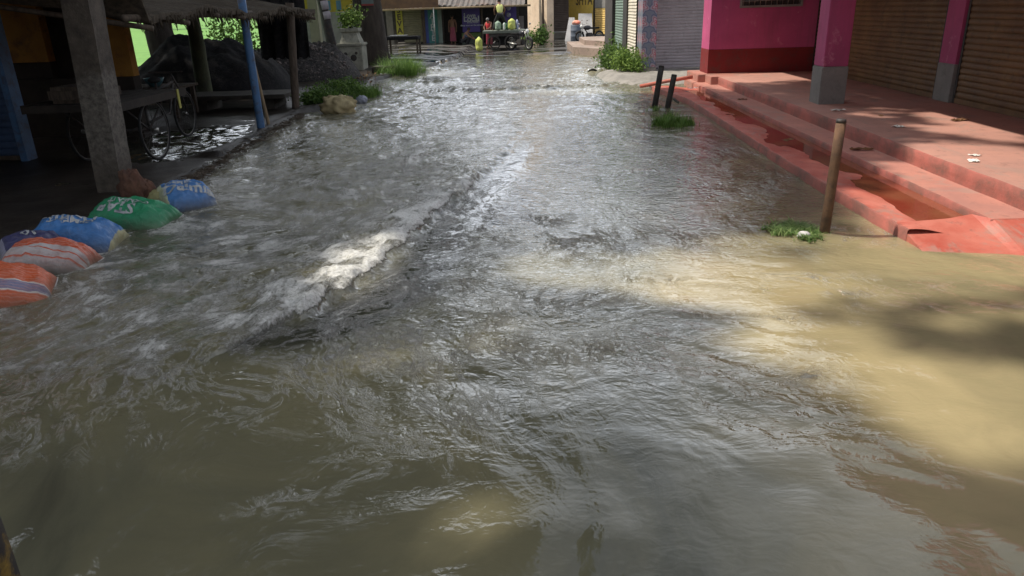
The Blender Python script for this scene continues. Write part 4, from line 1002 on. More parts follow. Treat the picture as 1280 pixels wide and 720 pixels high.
MB().tube([(fw[0]-.28, wc.y+1.6, 1.15), (fw[0]-.1, wc.y+1.78, 1.13), (fw[0]+.1, wc.y+1.78, 1.13), (fw[0]+.28, wc.y+1.6, 1.15)], .014, 8).build('handlebar', M_dark, tr)
MB().blob((fw[0], wc.y+1.18, 1.06), .09, .14, .05, 12, 8).build('saddle', M_rubber, tr)
yb_ = Vector((wc.x+.105, wc.y+.72, zb))
MB().box(yb_.x, yb_.x+.012, yb_.y-.03, yb_.y+.03, zb-.24, zb+.05).build('ribbon', mat('yellow_cloth', (.42, .40, .10), (.3, .28, .08), .8), tr, label='yellow cloth strip tied on the side rail')
# sacks and odds on the cart
tag(MB().box(wc.x-1.0, wc.x-.3, wc.y-.8, wc.y-.1, zb+.032, zb+.25, .05).build('crate', M_wood), 'dark wooden crate on the bed of the cargo cart', 'crate')

# utility pole with white bands, beige pillar, painted wall
YL = 34.0
lb = thing('yellow_grey_building', (XY(425, YL), YL, 0), 'building with grey lower wall and yellow upper wall with blue patches behind the tree', 'building')
xl, xr_ = XY(378, YL), XY(452, YL); zsplit = ZY(415, 15, YL)
MB().box(xl, xr_, YL, YL+.3, 0, zsplit).build('wall', mat('dingy_grey_wall', (.34, .34, .30), (.22, .22, .20), .9, 1.5, (.10, .10, .09), 3), lb)
MB().box(xl, xr_, YL-.01, YL+.3, zsplit+.001, 4.5).build('wall', mat('dull_yellow_wall', (.46, .36, .05), (.36, .28, .04), .9, 1.5, (.2, .1, .04), 3), lb, label='yellow painted upper wall')
Mbp = mat('pale_blue_paint', (.12, .26, .36), (.10, .2, .28), .8)
for a, b in ((407, 417), (424, 430)): MB().box(XY(a, YL), XY(b, YL), YL-.018, YL-.011, ZY(410, 13, YL), ZY(410, 4, YL)+.1).build('painted_sign', Mbp, lb)
MB().box(XY(388, 31), XY(399.5, 31), 31, 31.4, 0, 4, .02).build('beige_pillar', mat('beige_plaster', (.36, .35, .24), (.26, .25, .17), .9, 2), None, (XY(394, 31), 31, 0), 'beige square pillar left of the banded pole', 'pillar')
pb = atY(417, 66, 27.5); pt = atY(402, 0, 27.5); d = (pt-pb)
pl = thing('utility_pole', (pb.x, 27.5, 0), 'dark leaning utility pole with pale bands, standing left of the white shrine', 'pole')
def pp(z): return pb+d*((z-pb.z)/d.z)
MB().tube([pp(-.1), pp(1), pp(3), pp(6)], [.27, .18, .15, .12], 12, True, .02).build('shaft', M_dark, pl)
for z0, z1 in ((pp(0).z+ZY(408, 22, 27.5), 0), (ZY(406, 10, 27.5), 0)):
    pass
for ya_, yb2 in ((24, 14.5), (12, 1)):
    z0, z1 = ZY(407, ya_, 27.5), ZY(407, yb2, 27.5); MB().tube([pp(z0)+Vector((.07, -.05, 0)), pp(z1)+Vector((.07, -.05, 0))], .145, 12).build('pale_band', mat('pale_band_paint', (.42, .38, .42), (.3, .27, .3), .8), pl)
# shrine pedestal
sc_ = at(440, 88, .15); sx, sy = sc_.x, sc_.y+.4; k = 1.0
stl = thing('shrine_pedestal', (sx, sy, .1), 'small white painted tulsi shrine pedestal with a plant on top before the big tree', 'shrine')
Msh = mat('whitewash_dirty', (.32, .31, .26), (.19, .19, .155), .9, 3, (.08, .08, .07), 7, .3, .01, damt=.8)
wx_ = (XY(456, sy)-XY(424, sy))/2; zt1 = ZY(440, 57, sy)
MB().box(sx-wx_*.92, sx+wx_*.92, sy-.40, sy+.40, 0, zt1, .02).build('base', Msh, stl)
MB().box(sx-wx_, sx+wx_, sy-.46, sy+.46, zt1+.001, zt1+.09, .02).build('slab', Msh, stl)
zt2 = ZY(440, 35, sy); vs = []
for z, q in ((zt1+.091, .80), (zt1+.25, .66), (zt2-.15, .55), (zt2-.1, .72), (zt2, .72)):
    for a, b in ((-1, -1), (1, -1), (1, 1), (-1, 1)): vs.append((sx+a*wx_*q, sy+b*.42*q, z))
MB().add(vs, [(i*4+j, i*4+(j+1) % 4, (i+1)*4+(j+1) % 4, (i+1)*4+j) for i in range(4) for j in range(4)]+[(16, 17, 18, 19)]).build('pedestal', Msh, stl)
for (dx_, dz, r_) in ((-.16, .42, .07), (.10, .30, .11), (-.02, .22, .05), (.2, .45, .05)):
    MB().lathe((sx+dx_, sy-.405, dz+.25), [(r_, -.006), (r_*.9, .0)], 9, Matrix.Rotation(R(90), 4, 'X').to_3x3()).build('painted_motif', M_dark, stl)
f = MB(); leaves(f, clumps(900, (sx, sy, zt2+.35), (.45, .4, .40), 12, .5), .11); tp = thing('potted_tulsi', (sx, sy, zt2), 'leafy tulsi plant growing on top of the white shrine pedestal', 'plant')
f.build('foliage', leafmat('tulsi_leaves', (.12, .20, .04), (.05, .09, .02), (.26, .36, .10)), tp)
f = MB()
for i in range(6): f.tube([(sx, sy, zt2-.02), (sx+random.uniform(-.25, .25), sy+random.uniform(-.2, .2), zt2+.5)], [.012, .004], 5)
f.build('stems', M_bark, tp)
# low dark wall / plinth by the tree
MB().box(at(440, 98, .2).x, at(492, 90, .2).x, 24.6, 25.4, -.1, .30, .03).box(at(440, 98, .2).x+.1, at(492, 90, .2).x-.05, 25.3, 28, -.1, .26, .03).build('stone_platform', M_concd, None, (-5, 25, 0), 'dark low stone platform round the big tree on the left bank', 'platform')
# sack and bag on the bank
def crumple(px, py, z, rx, ry, rz_, m, name, label, cat, seed):
    c = at(px, py, z); n = 40; mq = 24; vs = []; fs = []
    ph = np.linspace(0, 2*np.pi, n, endpoint=False); th = np.linspace(0, np.pi, mq); PH, TH = np.meshgrid(ph, th)
    xx = np.sin(TH)*np.cos(PH); yy = np.sin(TH)*np.sin(PH); zz = np.cos(TH)
    r_ = 1+.40*np.abs(fbm(xx*1.6+zz*.9+seed, yy*1.6+zz*.7, 4, seed))*1.4-.12+.10*fbm(xx*6+zz, yy*6-zz*2, 3, seed+1)
    vs = list(zip((c.x+xx*r_*rx).ravel(), (c.y+yy*r_*ry).ravel(), (c.z+zz*r_*rz_).ravel()))
    fs = [(i*n+j, (i+1)*n+j, (i+1)*n+(j+1) % n, i*n+(j+1) % n) for i in range(mq-1) for j in range(n)]
    return MB().add(vs, fs, True).build(name, m, None, c, label, cat)
crumple(423, 133, .13, .36, .25, .22, mat('yellowish_sack', (.50, .42, .24), (.36, .29, .16), .85, 4, (.18, .14, .09), 6, .3, .005), 'sack', 'crumpled yellowish cloth sack on the left bank before the weeds', 'sack', 121)
crumple(452, 125, .07, .13, .1, .10, mat('white_plastic', (.40, .42, .50), (.28, .30, .38), .5, 9), 'plastic_bag', 'small bluish white plastic bag caught on the left bank', 'bag', 131)
crumple(167, 236, .16, .14, .15, .22, mat('brown_husk', (.17, .085, .055), (.08, .045, .035), .95, 6, (.04, .03, .02), 8, .6, .015), 'coconut_husk', 'reddish brown husk lump at the foot of the concrete post', 'husk', 141)
crumple(184, 240, .10, .10, .1, .14, mat('brown_husk', (.17, .085, .055)), 'brick_fragment', 'smaller brown lump beside the husk behind the green sandbag', 'lump', 151)

# ------------------------------------------------------------------ sandbags
def bag_mat(name, kind, c1, c2=None, c3=None):
    m, nt, b = nodes(name); u = N(nt, 'ShaderNodeUVMap'); u.uv_map = 'bag'; sp = N(nt, 'ShaderNodeSeparateXYZ'); nt.links.new(u.outputs[0], sp.inputs[0])
    if kind == 'stripes':
        q = mth(nt, 'FRACT', mth(nt, 'MULTIPLY', sp.outputs[1], 26.0)); st = ramp(nt, q, [(0, (0, 0, 0)), (.58, (0, 0, 0)), (.66, (1, 1, 1)), (.92, (1, 1, 1)), (1, (0, 0, 0))])
        band = ramp(nt, sp.outputs[1], [(0, c1), (.18, c1), (.185, (.7, .67, .62)), (.20, c3), (.31, c3), (.32, (.7, .67, .62)), (.335, c1)], 'CONSTANT')
        col = mixc(nt, mth(nt, 'MULTIPLY', st, .30), band, (.72, .42, .34) if c2 is None else c2)
    elif kind == 'half':
        q = mth(nt, 'FRACT', mth(nt, 'MULTIPLY', sp.outputs[1], 22.0)); st = ramp(nt, q, [(0, (0, 0, 0)), (.55, (0, 0, 0)), (.65, (1, 1, 1)), (.9, (1, 1, 1)), (1, (0, 0, 0))])
        band = ramp(nt, sp.outputs[1], [(0, c3), (.12, c1), (.145, c3), (.25, c3), (.27, c1), (.29, c3), (.40, c1)], 'CONSTANT'); col = mixc(nt, mth(nt, 'MULTIPLY', st, .4), band, (.66, .50, .46))
    else:
        band = ramp(nt, sp.outputs[0], [(0, c2 or c1), (.10, c1), (.90, c1), (.94, c2 or c1)], 'CONSTANT'); col = band
    v = coord(nt); col = mixc(nt, ramp(nt, noise(nt, v, 5, 7, .65), [(.42, (0,)*3), (.75, (.55,)*3)]), col, tuple(x*.45+.03 for x in c1))
    col = mixc(nt, ramp(nt, noise(nt, v, 11, 8, .75), [(.56, (0,)*3), (.72, (.45,)*3)]), col, (.16, .13, .09))
    tc_ = N(nt, 'ShaderNodeTexCoord'); sz_ = N(nt, 'ShaderNodeSeparateXYZ'); nt.links.new(tc_.outputs['Object'], sz_.inputs[0])
    ml = mth(nt, 'ADD', sz_.outputs[2], mth(nt, 'MULTIPLY', noise(nt, v, 7, 5, .6), .12)); col = mixc(nt, ramp(nt, ml, [(.02, (.8,)*3), (.16, (0,)*3)]), col, (.12, .105, .07))
    nt.links.new(col, b.inputs['Base Color']); b.inputs['Roughness'].default_value = .42; b.inputs['Specular IOR Level'].default_value = .45
    wv = N(nt, 'ShaderNodeTexWave'); wv.inputs['Scale'].default_value = 1; 
    bump(nt, b, noise(nt, coord(nt, 'Object', (1, 1, 1)), 9, 6, .6, 1.6), .75, .03); return m
def sandbag(cx, cy, L, W_, Hh, yaw, tilt, roll_, m, label, texts=(), z0=.0, seed=1, group='sandbags lined up against the flood'):
    NU, NV_ = 60, 44; z0 = z0-.04; Hh = Hh*.97
    Mx = Matrix.Translation((cx, cy, z0)) @ Matrix.Rotation(R(yaw), 4, 'Z') @ Matrix.Rotation(R(tilt), 4, 'Y') @ Matrix.Rotation(R(roll_), 4, 'X')
    MM = np.array(Mx)
    def surf(u, v, top=1):
        u = np.clip(np.asarray(u, float), -.9999, .9999); v = np.clip(np.asarray(v, float), -.9999, .9999); au, av = np.abs(u), np.abs(v)
        e = (1-au**2.8)**.60*(1-av**2.4)**.56
        wr_ = fbm(u*2.6+seed, v*2.6, 3, seed)
        w2 = fbm(u*1.5+seed, v*8.0, 3, seed+5)*np.clip(au-.35, 0, 1)*1.2+fbm(u*8.0+seed, v*1.6, 3, seed+6)*np.clip(av-.4, 0, 1)*.8+(.35-np.abs(fbm(u*3+seed*2, v*2.2+u*1.5, 2, seed+8)))*.35
        x = u*L/2*(1-.10*(1-av**2)*au**6-.06*av**4); y = v*W_/2*(1-.12*au**4-.05*(1-au**2)*av**6)
        z = e*Hh*(.62 if top > 0 else -.42)*(1+.20*wr_)+w2*.14*Hh*top*np.minimum(1, e*2)
        return np.stack([x, y, z], -1)
    def wsp(p): return p@MM[:3, :3].T+MM[:3, 3]
    us = np.sin(np.linspace(-np.pi/2, np.pi/2, NU)); vs_ = np.sin(np.linspace(-np.pi/2, np.pi/2, NV_))
    verts = []; uvl = []
    for top in (1, -1):
        A_, B_ = np.meshgrid(us, vs_, indexing='ij'); verts += [tuple(q) for q in wsp(surf(A_, B_, top)).reshape(-1, 3)]; uvl += list(zip((A_*.5+.5).ravel(), (B_*.5+.5).ravel()))
    fs = []; off = NU*NV_
    for i in range(NU-1):
        for j in range(NV_-1):
            q = i*NV_+j; fs.append((q, q+NV_, q+NV_+1, q+1)); fs.append((off+q, off+q+1, off+q+NV_+1, off+q+NV_))
    bagt = thing('sandbag', (cx, cy, z0), label, 'sandbag', group)
    mb = MB().add(verts, fs, True); o = mb.build('sack', m, bagt)
    uv = o.data.uv_layers.new(name='bag'); vi = np.empty(len(o.data.loops), dtype=np.int32); o.data.loops.foreach_get('vertex_index', vi)
    uv.data.foreach_set('uv', np.array(uvl, dtype=np.float32)[vi].ravel())
    for sg in (-1, 1): s = MB(); s.tube([Vector(q) for q in wsp(surf(np.full(16, sg*.999), np.linspace(-.97, .97, 16), 1)+np.array([sg*.006, 0, 0]))], .005, 5); s.build('stitched_seam', M_white, bagt)
    for (txt, u0, v0, sz, ra, mm, bold) in texts:
        tv, tf = text_verts(txt, sz, 1, bold); tp_ = np.array([(q.x, q.y) for q in tv])
        a = tp_[:, 0]*math.cos(R(ra))-tp_[:, 1]*math.sin(R(ra)); b = tp_[:, 0]*math.sin(R(ra))+tp_[:, 1]*math.cos(R(ra))
        u = np.clip(u0+a/(L/2), -.97, .97); v = np.clip(v0+b/(W_/2), -.97, .97); q = surf(u, v)
        nn = np.cross(surf(u+.02, v)-q, surf(u, v+.02)-q); nn /= np.linalg.norm(nn, axis=1)[:, None]+1e-9
        vv = [tuple(k_) for k_ in wsp(q+nn*.005)]
        MB().add(vv, tf, True).build('lettering', mm, bagt)
    return bagt
M_let = mat('white_print', (.50, .51, .50), (.28, .30, .32), .5, 14, None, 8, 0)
M_letb = mat('dark_blue_print', (.10, .12, .28), (.07, .08, .2), .5, 12, None, 8, 0)
BO = bag_mat('orange_striped_sack', 'stripes', (.62, .11, .03), None, (.20, .22, .36))
BH = bag_mat('orange_white_sack', 'half', (.58, .10, .035), None, (.52, .50, .50))
BB = bag_mat('blue_sack', 'plain', (.055, .19, .46), (.60, .56, .30))
BG = bag_mat('green_sack', 'plain', (.025, .27, .12))
BL = bag_mat('light_blue_sack', 'plain', (.07, .20, .46), (.55, .56, .36))
BD = bag_mat('navy_sack', 'plain', (.05, .05, .13), (.3, .3, .4))
BY = bag_mat('khaki_sack', 'plain', (.30, .28, .13), (.35, .32, .2))
def bxy(px, py, z=.08): p = at(px, py, z); return p.x, p.y
x, y = bxy(6, 352, .14); sandbag(x-.12, y, .86, .62, .40, 28, 8, 14, BO, 'orange striped sandbag at the left edge, nearest of the row', z0=.05, seed=3)
x, y = bxy(62, 318, .1); sandbag(x, y, .74, .46, .34, 8, 10, 6, BH, 'orange and white striped sandbag between the orange one and the dark blue one', z0=.06, seed=7)
x, y = bxy(34, 322, .1); sandbag(x-.15, y+.30, .55, .32, .30, 40, 6, 8, BD, 'dark navy sandbag wedged behind the orange and white one', [('PP', 0, 0, .14, 20, M_let, .002)], z0=.10, seed=9)
x, y = bxy(94, 292, .1); sandbag(x, y, .84, .56, .42, 8, 8, 10, BB, 'blue cement sack sandbag with white letters and a pale corner, left of the green one', [('Dalmia', -.16, .30, .17, 190, M_let, .004), ('CEMENT', -.05, -.02, .10, 190, M_let, .002)], z0=.04, seed=11)
x, y = bxy(165, 266, .1); sandbag(x, y, .90, .54, .38, -2, 6, 12, BG, 'green cement sack sandbag with white letters in the middle of the row', [('STAR', -.22, -.34, .17, 180, M_let, .006), ('CEMENT', -.05, .14, .11, 176, M_let, .0015)], z0=.05, seed=13)
x, y = bxy(203, 248, .1); sandbag(x, y+.1, .46, .30, .30, -12, 0, 4, BY, 'small khaki sandbag squeezed between the green and the light blue one', z0=.05, seed=17)
x, y = bxy(230, 246, .1); sandbag(x, y+.05, .62, .62, .36, 38, 8, 16, BL, 'light blue cement sack sandbag with white letters at the far end of the row', [('Dalmia', -.02, -.22, .19, -10, M_let, .006), ('CEMENT', -.1, .22, .10, -10, M_let, .002)], z0=.07, seed=19)

# debris line along the shed's edge
mb = MB()
for i in range(700):
    q = random.random(); k = q*3; pts_ = [(228, 232), (262, 212), (330, 170), (378, 144)]; j = min(2, int(k)); f = k-j
    px = pts_[j][0]*(1-f)+pts_[j+1][0]*f+random.gauss(0, 4); py = pts_[j][1]*(1-f)+pts_[j+1][1]*f+random.gauss(0, 2.5)
    p = at(px, py, .03); a = random.random()*3.14; l = random.uniform(.02, .10); d = Vector((math.cos(a)*l, math.sin(a)*l, random.uniform(-.01, .02)))
    p.z = .03+random.random()*.03; mb.tube([p-d, p+d], [random.uniform(.003, .010), .002], 4)
mb.build('twig_debris', mat('wet_twigs', (.12, .09, .065), (.05, .04, .03), .7), kind='stuff', label='line of wet twigs and debris along the edge of the shed', cat='debris')
tag(MB().blob(at(236, 228, .04), .06, .05, .04, 9, 7, .2).build('plastic_scrap', M_paper), 'small pale scrap in the debris line behind the light blue sandbag', 'litter')
# near post at the picture's lower left
p0 = Vector((0, 0, H))+_ray(0, 640)*.0; e1 = atY(31, 720, .66); 
npx = e1.x-.12; MB().tube([(npx, .70, z) for z in np.linspace(-.3, 1.62, 9)], [.058]*9, 14, True, .02).build('painted_pole', mat('flaking_black_yellow_paint', (.035, .03, .028), (.02, .018, .018), .7, 6, (.42, .26, .03), 9, .4, .004, damt=.9), None, (npx, .70, 0), 'near dark pole with flaking yellow and red paint at the lower left corner', 'pole')

# ================================================================== FAR FACADE
YF = 44.0
fc = thing('old_shop_row', (XY(540, YF), YF, 0), 'shaded row of old shops with dark doorways at the street end', 'building')
def panel(name, px0, px1, py0, py1, Y, m, par, th=.12, z1=None, **k):
    x0, x1 = XY(px0, Y), XY(px1, Y); zt = z1 if z1 is not None else ZY((px0+px1)/2, py0, Y); zb = ZY((px0+px1)/2, py1, Y)
    return MB().box(x0, x1, Y, Y+th, max(zb, -.05), zt).build(name, m, par, **k)
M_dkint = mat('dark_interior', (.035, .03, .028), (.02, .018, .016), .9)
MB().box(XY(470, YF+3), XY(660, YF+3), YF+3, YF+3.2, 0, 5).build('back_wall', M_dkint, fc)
panel('wall', 484, 492, 0, 60, YF, mat('grime_wall', (.20, .18, .15), (.13, .12, .10), .9), fc, z1=3)
sgn_ = panel('vertical_sign', 496, 504.5, 9, 44, YF-.06, mat('yellow_sign', (.42, .38, .06), (.33, .30, .05), .7), fc, .05, label='yellow vertical sign')
for i, ch in enumerate('SEVA'):
    wall_text('letter', ch, (XY(500.3, YF), YF-.065, ZY(500, 13+i*8.5, YF)), (1, 0, 0), (0, 0, 1), .42, M_ink, sgn_, .005, .012)
s = shutter(MB(), (XY(505, YF), YF), (XY(528, YF), YF), .25, 2.6, (0, -1), .12, .03).build('shutter', mat('olive_shutter', (.22, .20, .12), (.15, .14, .09), .7), fc)
panel('wall', 492, 496, 0, 60, YF, M_concd, fc, z1=3)
panel('plinth', 500, 660, 57, 63, YF-1.2, M_concd, fc, 1.3)
panel('pillar', 528, 532, 0, 60, YF-.1, M_wood, fc, .3, z1=3)
dr = panel('painted_door', 532, 551, 9, 57, YF-.05, mat('teal_door', (.06, .22, .19), (.05, .15, .16), .6, 1.4), fc, .06)
panel('blue_stripe', 532.2, 536, 9.2, 56, YF-.06, mat('blue_stripe', (.06, .09, .28), (.05, .07, .2), .6), dr, .008)
for i, ch in enumerate('AIRTEX'[:5]):
    wall_text('letter', ch, (XY(541.5, YF), YF-.056, ZY(541, 20+i*7, YF)), (1, 0, 0), (0, 0, 1), .42, M_let, dr, .005, .01)
panel('pillar', 548, 553, 4, 60, YF-.2, mat('greenish_grey', (.20, .24, .21), (.14, .17, .15), .8), fc, .2)
panel('door_frame', 553, 555, 6, 54, YF-.1, M_concd, fc, .15)
panel('half_wall', 577, 602, 41, 60, YF-.1, mat('dark_green_wall', (.10, .11, .09), (.06, .075, .06), .9, 2), fc, .3)
panel('green_band', 577, 601, 41, 46, YF-.12, mat('green_band_paint', (.12, .17, .06), (.08, .12, .04), .8), fc, .015)
bn = thing('purple_banner', (XY(589, YF), YF-.3, ZY(589, 40, YF-.3)), 'purple banner with white writing hanging left of the cart', 'banner')
panel('cloth', 578.5, 600.5, 8, 40, YF-.3, mat('purple_cloth', (.085, .06, .22), (.06, .045, .17), .6, 1.2), bn, .02)
for txt, px, py, sz, b_ in (('Love', 588, 19.5, .34, .008), ('Local', 590, 23.8, .42, .012), ('market', 591.5, 27.3, .22, .004), ('shop now on the street', 590, 31.5, .13, .003)):
    wall_text('lettering', txt, (XY(px, YF-.3), YF-.305, ZY(px, py, YF-.3)), (1, 0, 0), (0, 0, 1), sz, M_let, bn, .004, b_)
bn2 = thing('purple_poster', (XY(638, YF), YF-.3, 1), 'dark purple poster with round pale marks behind the standing man', 'poster')
panel('cloth', 632, 646, 5, 34, YF-.3, mat('purple_cloth', (.085, .06, .22)), bn2, .02)
for py in (10, 18.5): MB().lathe((XY(636.5, YF-.31), YF-.325, ZY(636, py, YF-.31)), [(.13, 0), (.12, .012)], 14, Matrix.Rotation(R(90), 3, 'X')).build('round_mark', mat('pale_mark', (.3, .3, .36), (.2, .2, .28), .7), bn2)
panel('pillar', 602, 604, 2, 60, YF-.2, M_wood, fc, .2, z1=2.8)
panel('pillar', 645, 649, 12, 60, YF+.2, M_concd, fc, .2, z1=2.2)
panel('side_wall', 649, 655, 20, 56, YF+.5, mat('brownish_plaster', (.22, .19, .17), (.15, .13, .12), .9), fc, .2)
aw = thing('tin_awning', (XY(560, YF-1.5), YF-1.6, 2.4), 'long sagging tin awning over the old shop row', 'awning')
xa, xb = XY(478, YF-1.6), XY(657, YF-1.6); zf = ZY(560, 9, YF-1.6)
mb = MB(); n = 90; vs = []
for i in range(n+1):
    xx = xa+(xb-xa)*i/n; dz = .04*math.sin(i*1.9)+.05*math.sin(i*.21)
    zf_ = zf+dz if xx < XY(600, YF-1.6) else zf+dz-.02
    vs += [(xx, YF-1.9, zf_), (xx, YF+3.2, zf_+1.2), (xx, YF-1.9, zf_+.06), (xx, YF+3.2, zf_+1.26)]
mb.add(vs, [f for i in range(n) for f in ((i*4, i*4+1, i*4+5, i*4+4), (i*4+2, i*4+6, i*4+7, i*4+3), (i*4, i*4+4, i*4+6, i*4+2))]); mb.build('sheet', mat('old_tin', (.15, .14, .13), (.09, .08, .075), .7, 3, (.16, .07, .04), 3), aw)
MB().tube([(xa, YF-1.93, zf-.05), (xb+.3, YF-1.93, zf-.03)], .05, 8).build('pole', M_woodlight, aw)
MB().tube([(XY(543.5, YF-1.95), YF-1.95, -.02), (XY(543.5, YF-1.95), YF-1.95, zf)], .035, 8).build('prop', M_steel, aw)
MB().box(xa, XY(550, YF-2), YF-1.98, YF-1.95, zf+.02, zf+.5).build('signboard', mat('brown_board', (.16, .09, .05), (.10, .06, .04), .8), aw)
# table on the left of it
tY = 33.5
tb_ = thing('market_table', (XY(500, tY), tY, 0), 'dark covered market table behind the tall grass bush', 'table')
MB().box(XY(480, tY), XY(522, tY), tY, tY+1.0, ZY(500, 50, tY), ZY(500, 46, tY), .02).build('tabletop', M_black, tb_)
for a in (482, 520):
    for b in (.05, .9): MB().box(XY(a, tY)-.04, XY(a, tY)+.04, tY+b, tY+b+.07, 0, ZY(500, 50, tY)).build('leg', M_wood, tb_)
MB().box(XY(484, tY), XY(506, tY), tY+.3, tY+.9, ZY(500, 46, tY)+.002, ZY(500, 44.5, tY), .01).build('plastic_sheet', M_steel, tb_)

# ------------------------------------------------------------------ flat cart with load
YK = 37.6
ct = thing('market_cart', (XY(632, YK), YK, .03), 'long flat wooden pushcart loaded with sacks at the end of the street', 'cart')
zk1, zk0 = ZY(632, 38.2, YK), ZY(632, 41.5, YK); xk0, xk1 = XY(603, YK), XY(659, YK)
MB().box(xk0, xk1, YK-.0, YK+1.35, zk0, zk1, .015).build('bed', mat('grey_green_wood', (.17, .19, .16), (.11, .12, .10), .8, 3), ct)
MB().box(xk0+.3, xk1-.2, YK+.05, YK+.1, zk0-.14, zk0-.001).box(xk0+.3, xk1-.2, YK+1.2, YK+1.25, zk0-.14, zk0-.001).build('frame', M_dark, ct)
MB().box(xk0+.75, xk1-.9, YK+.25, YK+1.1, .25, zk0-.145, .02).build('under_dark_block', M_black, ct)  # black block put in for the dark beneath the cart bed
rw = .33
for xx in (XY(617, YK), XY(638.5, YK)):
    for yy in (YK-.03, YK+1.38): spoked_wheel(ct, (xx, yy, rw+.03), rw, ax=(0, 1, 0))
def gsack(px0, px1, pyt, Y, m, name, label, cat, yd=.3, zb=None, seed=1):
    x0, x1 = XY(px0, Y), XY(px1, Y); zt = ZY((px0+px1)/2, pyt, Y); zb = zk1 if zb is None else zb
    n, mq = 26, 18; ph = np.linspace(0, 2*np.pi, n, endpoint=False); th = np.linspace(0, 1, mq); vs = []
    for t in th:
        r_ = (1-abs(2*t-1)**5)**.5*(1-.12*t) if t < .86 else max(.12, .62-(t-.86)*3.2)
        for p_ in ph:
            j = 1+.16*float(fbm(np.array([math.cos(p_)*1.4+seed]), np.array([t*3+math.sin(p_)]), 3, seed)[0])
            vs.append(((x0+x1)/2+(x1-x0)/2*r_*math.cos(p_)*j, Y+yd*r_*math.sin(p_)*j, zb+(zt-zb)*t))
    fs = [(i*n+j, i*n+(j+1) % n, (i+1)*n+(j+1) % n, (i+1)*n+j) for i in range(mq-1) for j in range(n)]+[tuple(range(n-1, -1, -1)), tuple(range((mq-1)*n, mq*n))]
    return MB().add(vs, fs, True).build(name, m, None, ((x0+x1)/2, Y, zb), label, cat)
Mys = mat('yellow_green_sack', (.52, .56, .14), (.38, .42, .10), .7, 4, (.3, .3, .2), 5); Mgns = mat('pale_green_sack', (.26, .34, .27), (.18, .25, .19), .7, 4); Mgg = mat('green_plastic_sack', (.10, .26, .13), (.07, .19, .1), .6, 4)
gsack(618.5, 627, 26, YK+.5, Mgns, 'sack', 'pale green sack on the cart between the man\'s legs', 'sack', seed=2)
gsack(627.5, 635, 28, YK+.75, Mgg, 'sack', 'darker green sack on the cart right of the man', 'sack', seed=4)
gsack(635, 645, 23, YK+.4, Mys, 'sack', 'tall yellow green sack on the right part of the cart', 'sack', seed=6)
gsack(645, 648.5, 24, YK+.6, mat('blue_white_can', (.36, .40, .55), (.28, .3, .45), .5), 'can', 'narrow bluish white can right of the tall yellow sack', 'can', .12, seed=8)
gsack(629, 632, 28, YK+.2, mat('white_plastic_bag', (.6, .62, .6), (.45, .5, .45), .6), 'plastic_bag', 'small white bag before the green sack on the cart', 'bag', .1, seed=9)
gsack(593.5, 603, 46, YK-.7, Mys, 'sack', 'yellow green sack standing on the wet ground left of the cart', 'sack', .3, .02, seed=12)

# motorcycle
def motorcycle(px, Y, yaw, label, s=1.0):
    x = XY(px, Y); o = thing('motorcycle', (x, Y, .03), label, 'motorcycle'); Mz = Matrix.Translation((x, Y, .03)) @ Matrix.Rotation(R(yaw), 4, 'Z') @ Matrix.Scale(s, 4)
    def T_(pts): return [Mz @ Vector(p) for p in pts]
    axv = (Mz.to_3x3() @ Vector((0, 1, 0))).normalized()
    for xx in (-.62, .62):
        wl = MB().ring(Mz @ Vector((xx, 0, .30)), axv, .25*s, .05*s, 28, 8).build('wheel', M_rubber, o); r = MB().ring(Mz @ Vector((xx, 0, .30)), axv, .20*s, .018*s, 24, 6)
        for i in range(10):
            a = i*.628; r.tube(T_([(xx, 0, .3), (xx+.2*math.cos(a), 0, .3+.2*math.sin(a))]), .005, 4)
        r.build('rim', M_steel, wl)
    MB().tube(T_([(-.62, .06, .3), (-.1, .05, .38), (.15, 0, .5), (.42, 0, .85)]), .03*s, 8).tube(T_([(-.62, -.06, .3), (-.1, -.05, .38)]), .025*s, 8).box(-.18, .22, -.13, .13, .22, .50, .05, Mz).build('engine', M_dark, o)
    MB().tube(T_([(.62, .07, .3), (.42, .07, .88)]), .025*s, 8).tube(T_([(.62, -.07, .3), (.42, -.07, .88)]), .025*s, 8).build('fork', M_steel, o)
    MB().blob(Mz @ Vector((.16, 0, .78)), .26*s, .13*s, .13*s, 14, 9, 0, Mz.to_3x3().normalized()).build('tank', mat('black_gloss_paint', (.03, .03, .035), (.025, .025, .03), .25), o)
    MB().box(-.62, -.05, -.12, .12, .70, .80, .04, Mz).build('saddle', M_rubber, o)
    MB().tube(T_([(.30, -.36, 1.02), (.40, -.15, .98), (.42, 0, .95), (.40, .15, .98), (.30, .36, 1.02)]), .014*s, 6).build('handlebar', M_steel, o)
    MB().blob(Mz @ Vector((.53, 0, .86)), .07*s, .10*s, .10*s, 12, 8, 0, Mz.to_3x3().normalized()).build('headlight', mat('lamp_glass', (.75, .75, .72), (.6, .6, .6), .2), o)
    for sy_ in (-1, 1): MB().tube(T_([(.36, .26*sy_, 1.0), (.34, .34*sy_, 1.16)]), .007*s, 5).blob(Mz @ Vector((.33, .36*sy_, 1.2)), .02*s, .07*s, .05*s, 10, 6, 0, Mz.to_3x3().normalized()).build('mirror', M_steel, o)
    MB().tube(T_([(-.1, -.14, .28), (-.45, -.16, .30), (-.75, -.16, .36)]), .035*s, 8).build('exhaust', M_steel, o)
    fpts = [(.62+.31*math.cos(a), 0, .3+.31*math.sin(a)) for a in np.linspace(.5, 2.4, 8)]; MB().tube(T_(fpts), .035*s, 6).build('mudguard', M_dark, o)
    return o
motorcycle(650, 37.0, -48, 'black motorcycle with a white headlight parked at the right end of the pushcart', .98)
motorcycle(737, 43.2, 200, 'dark scooter like motorcycle before the pale slabs by the yellow wall', .95)

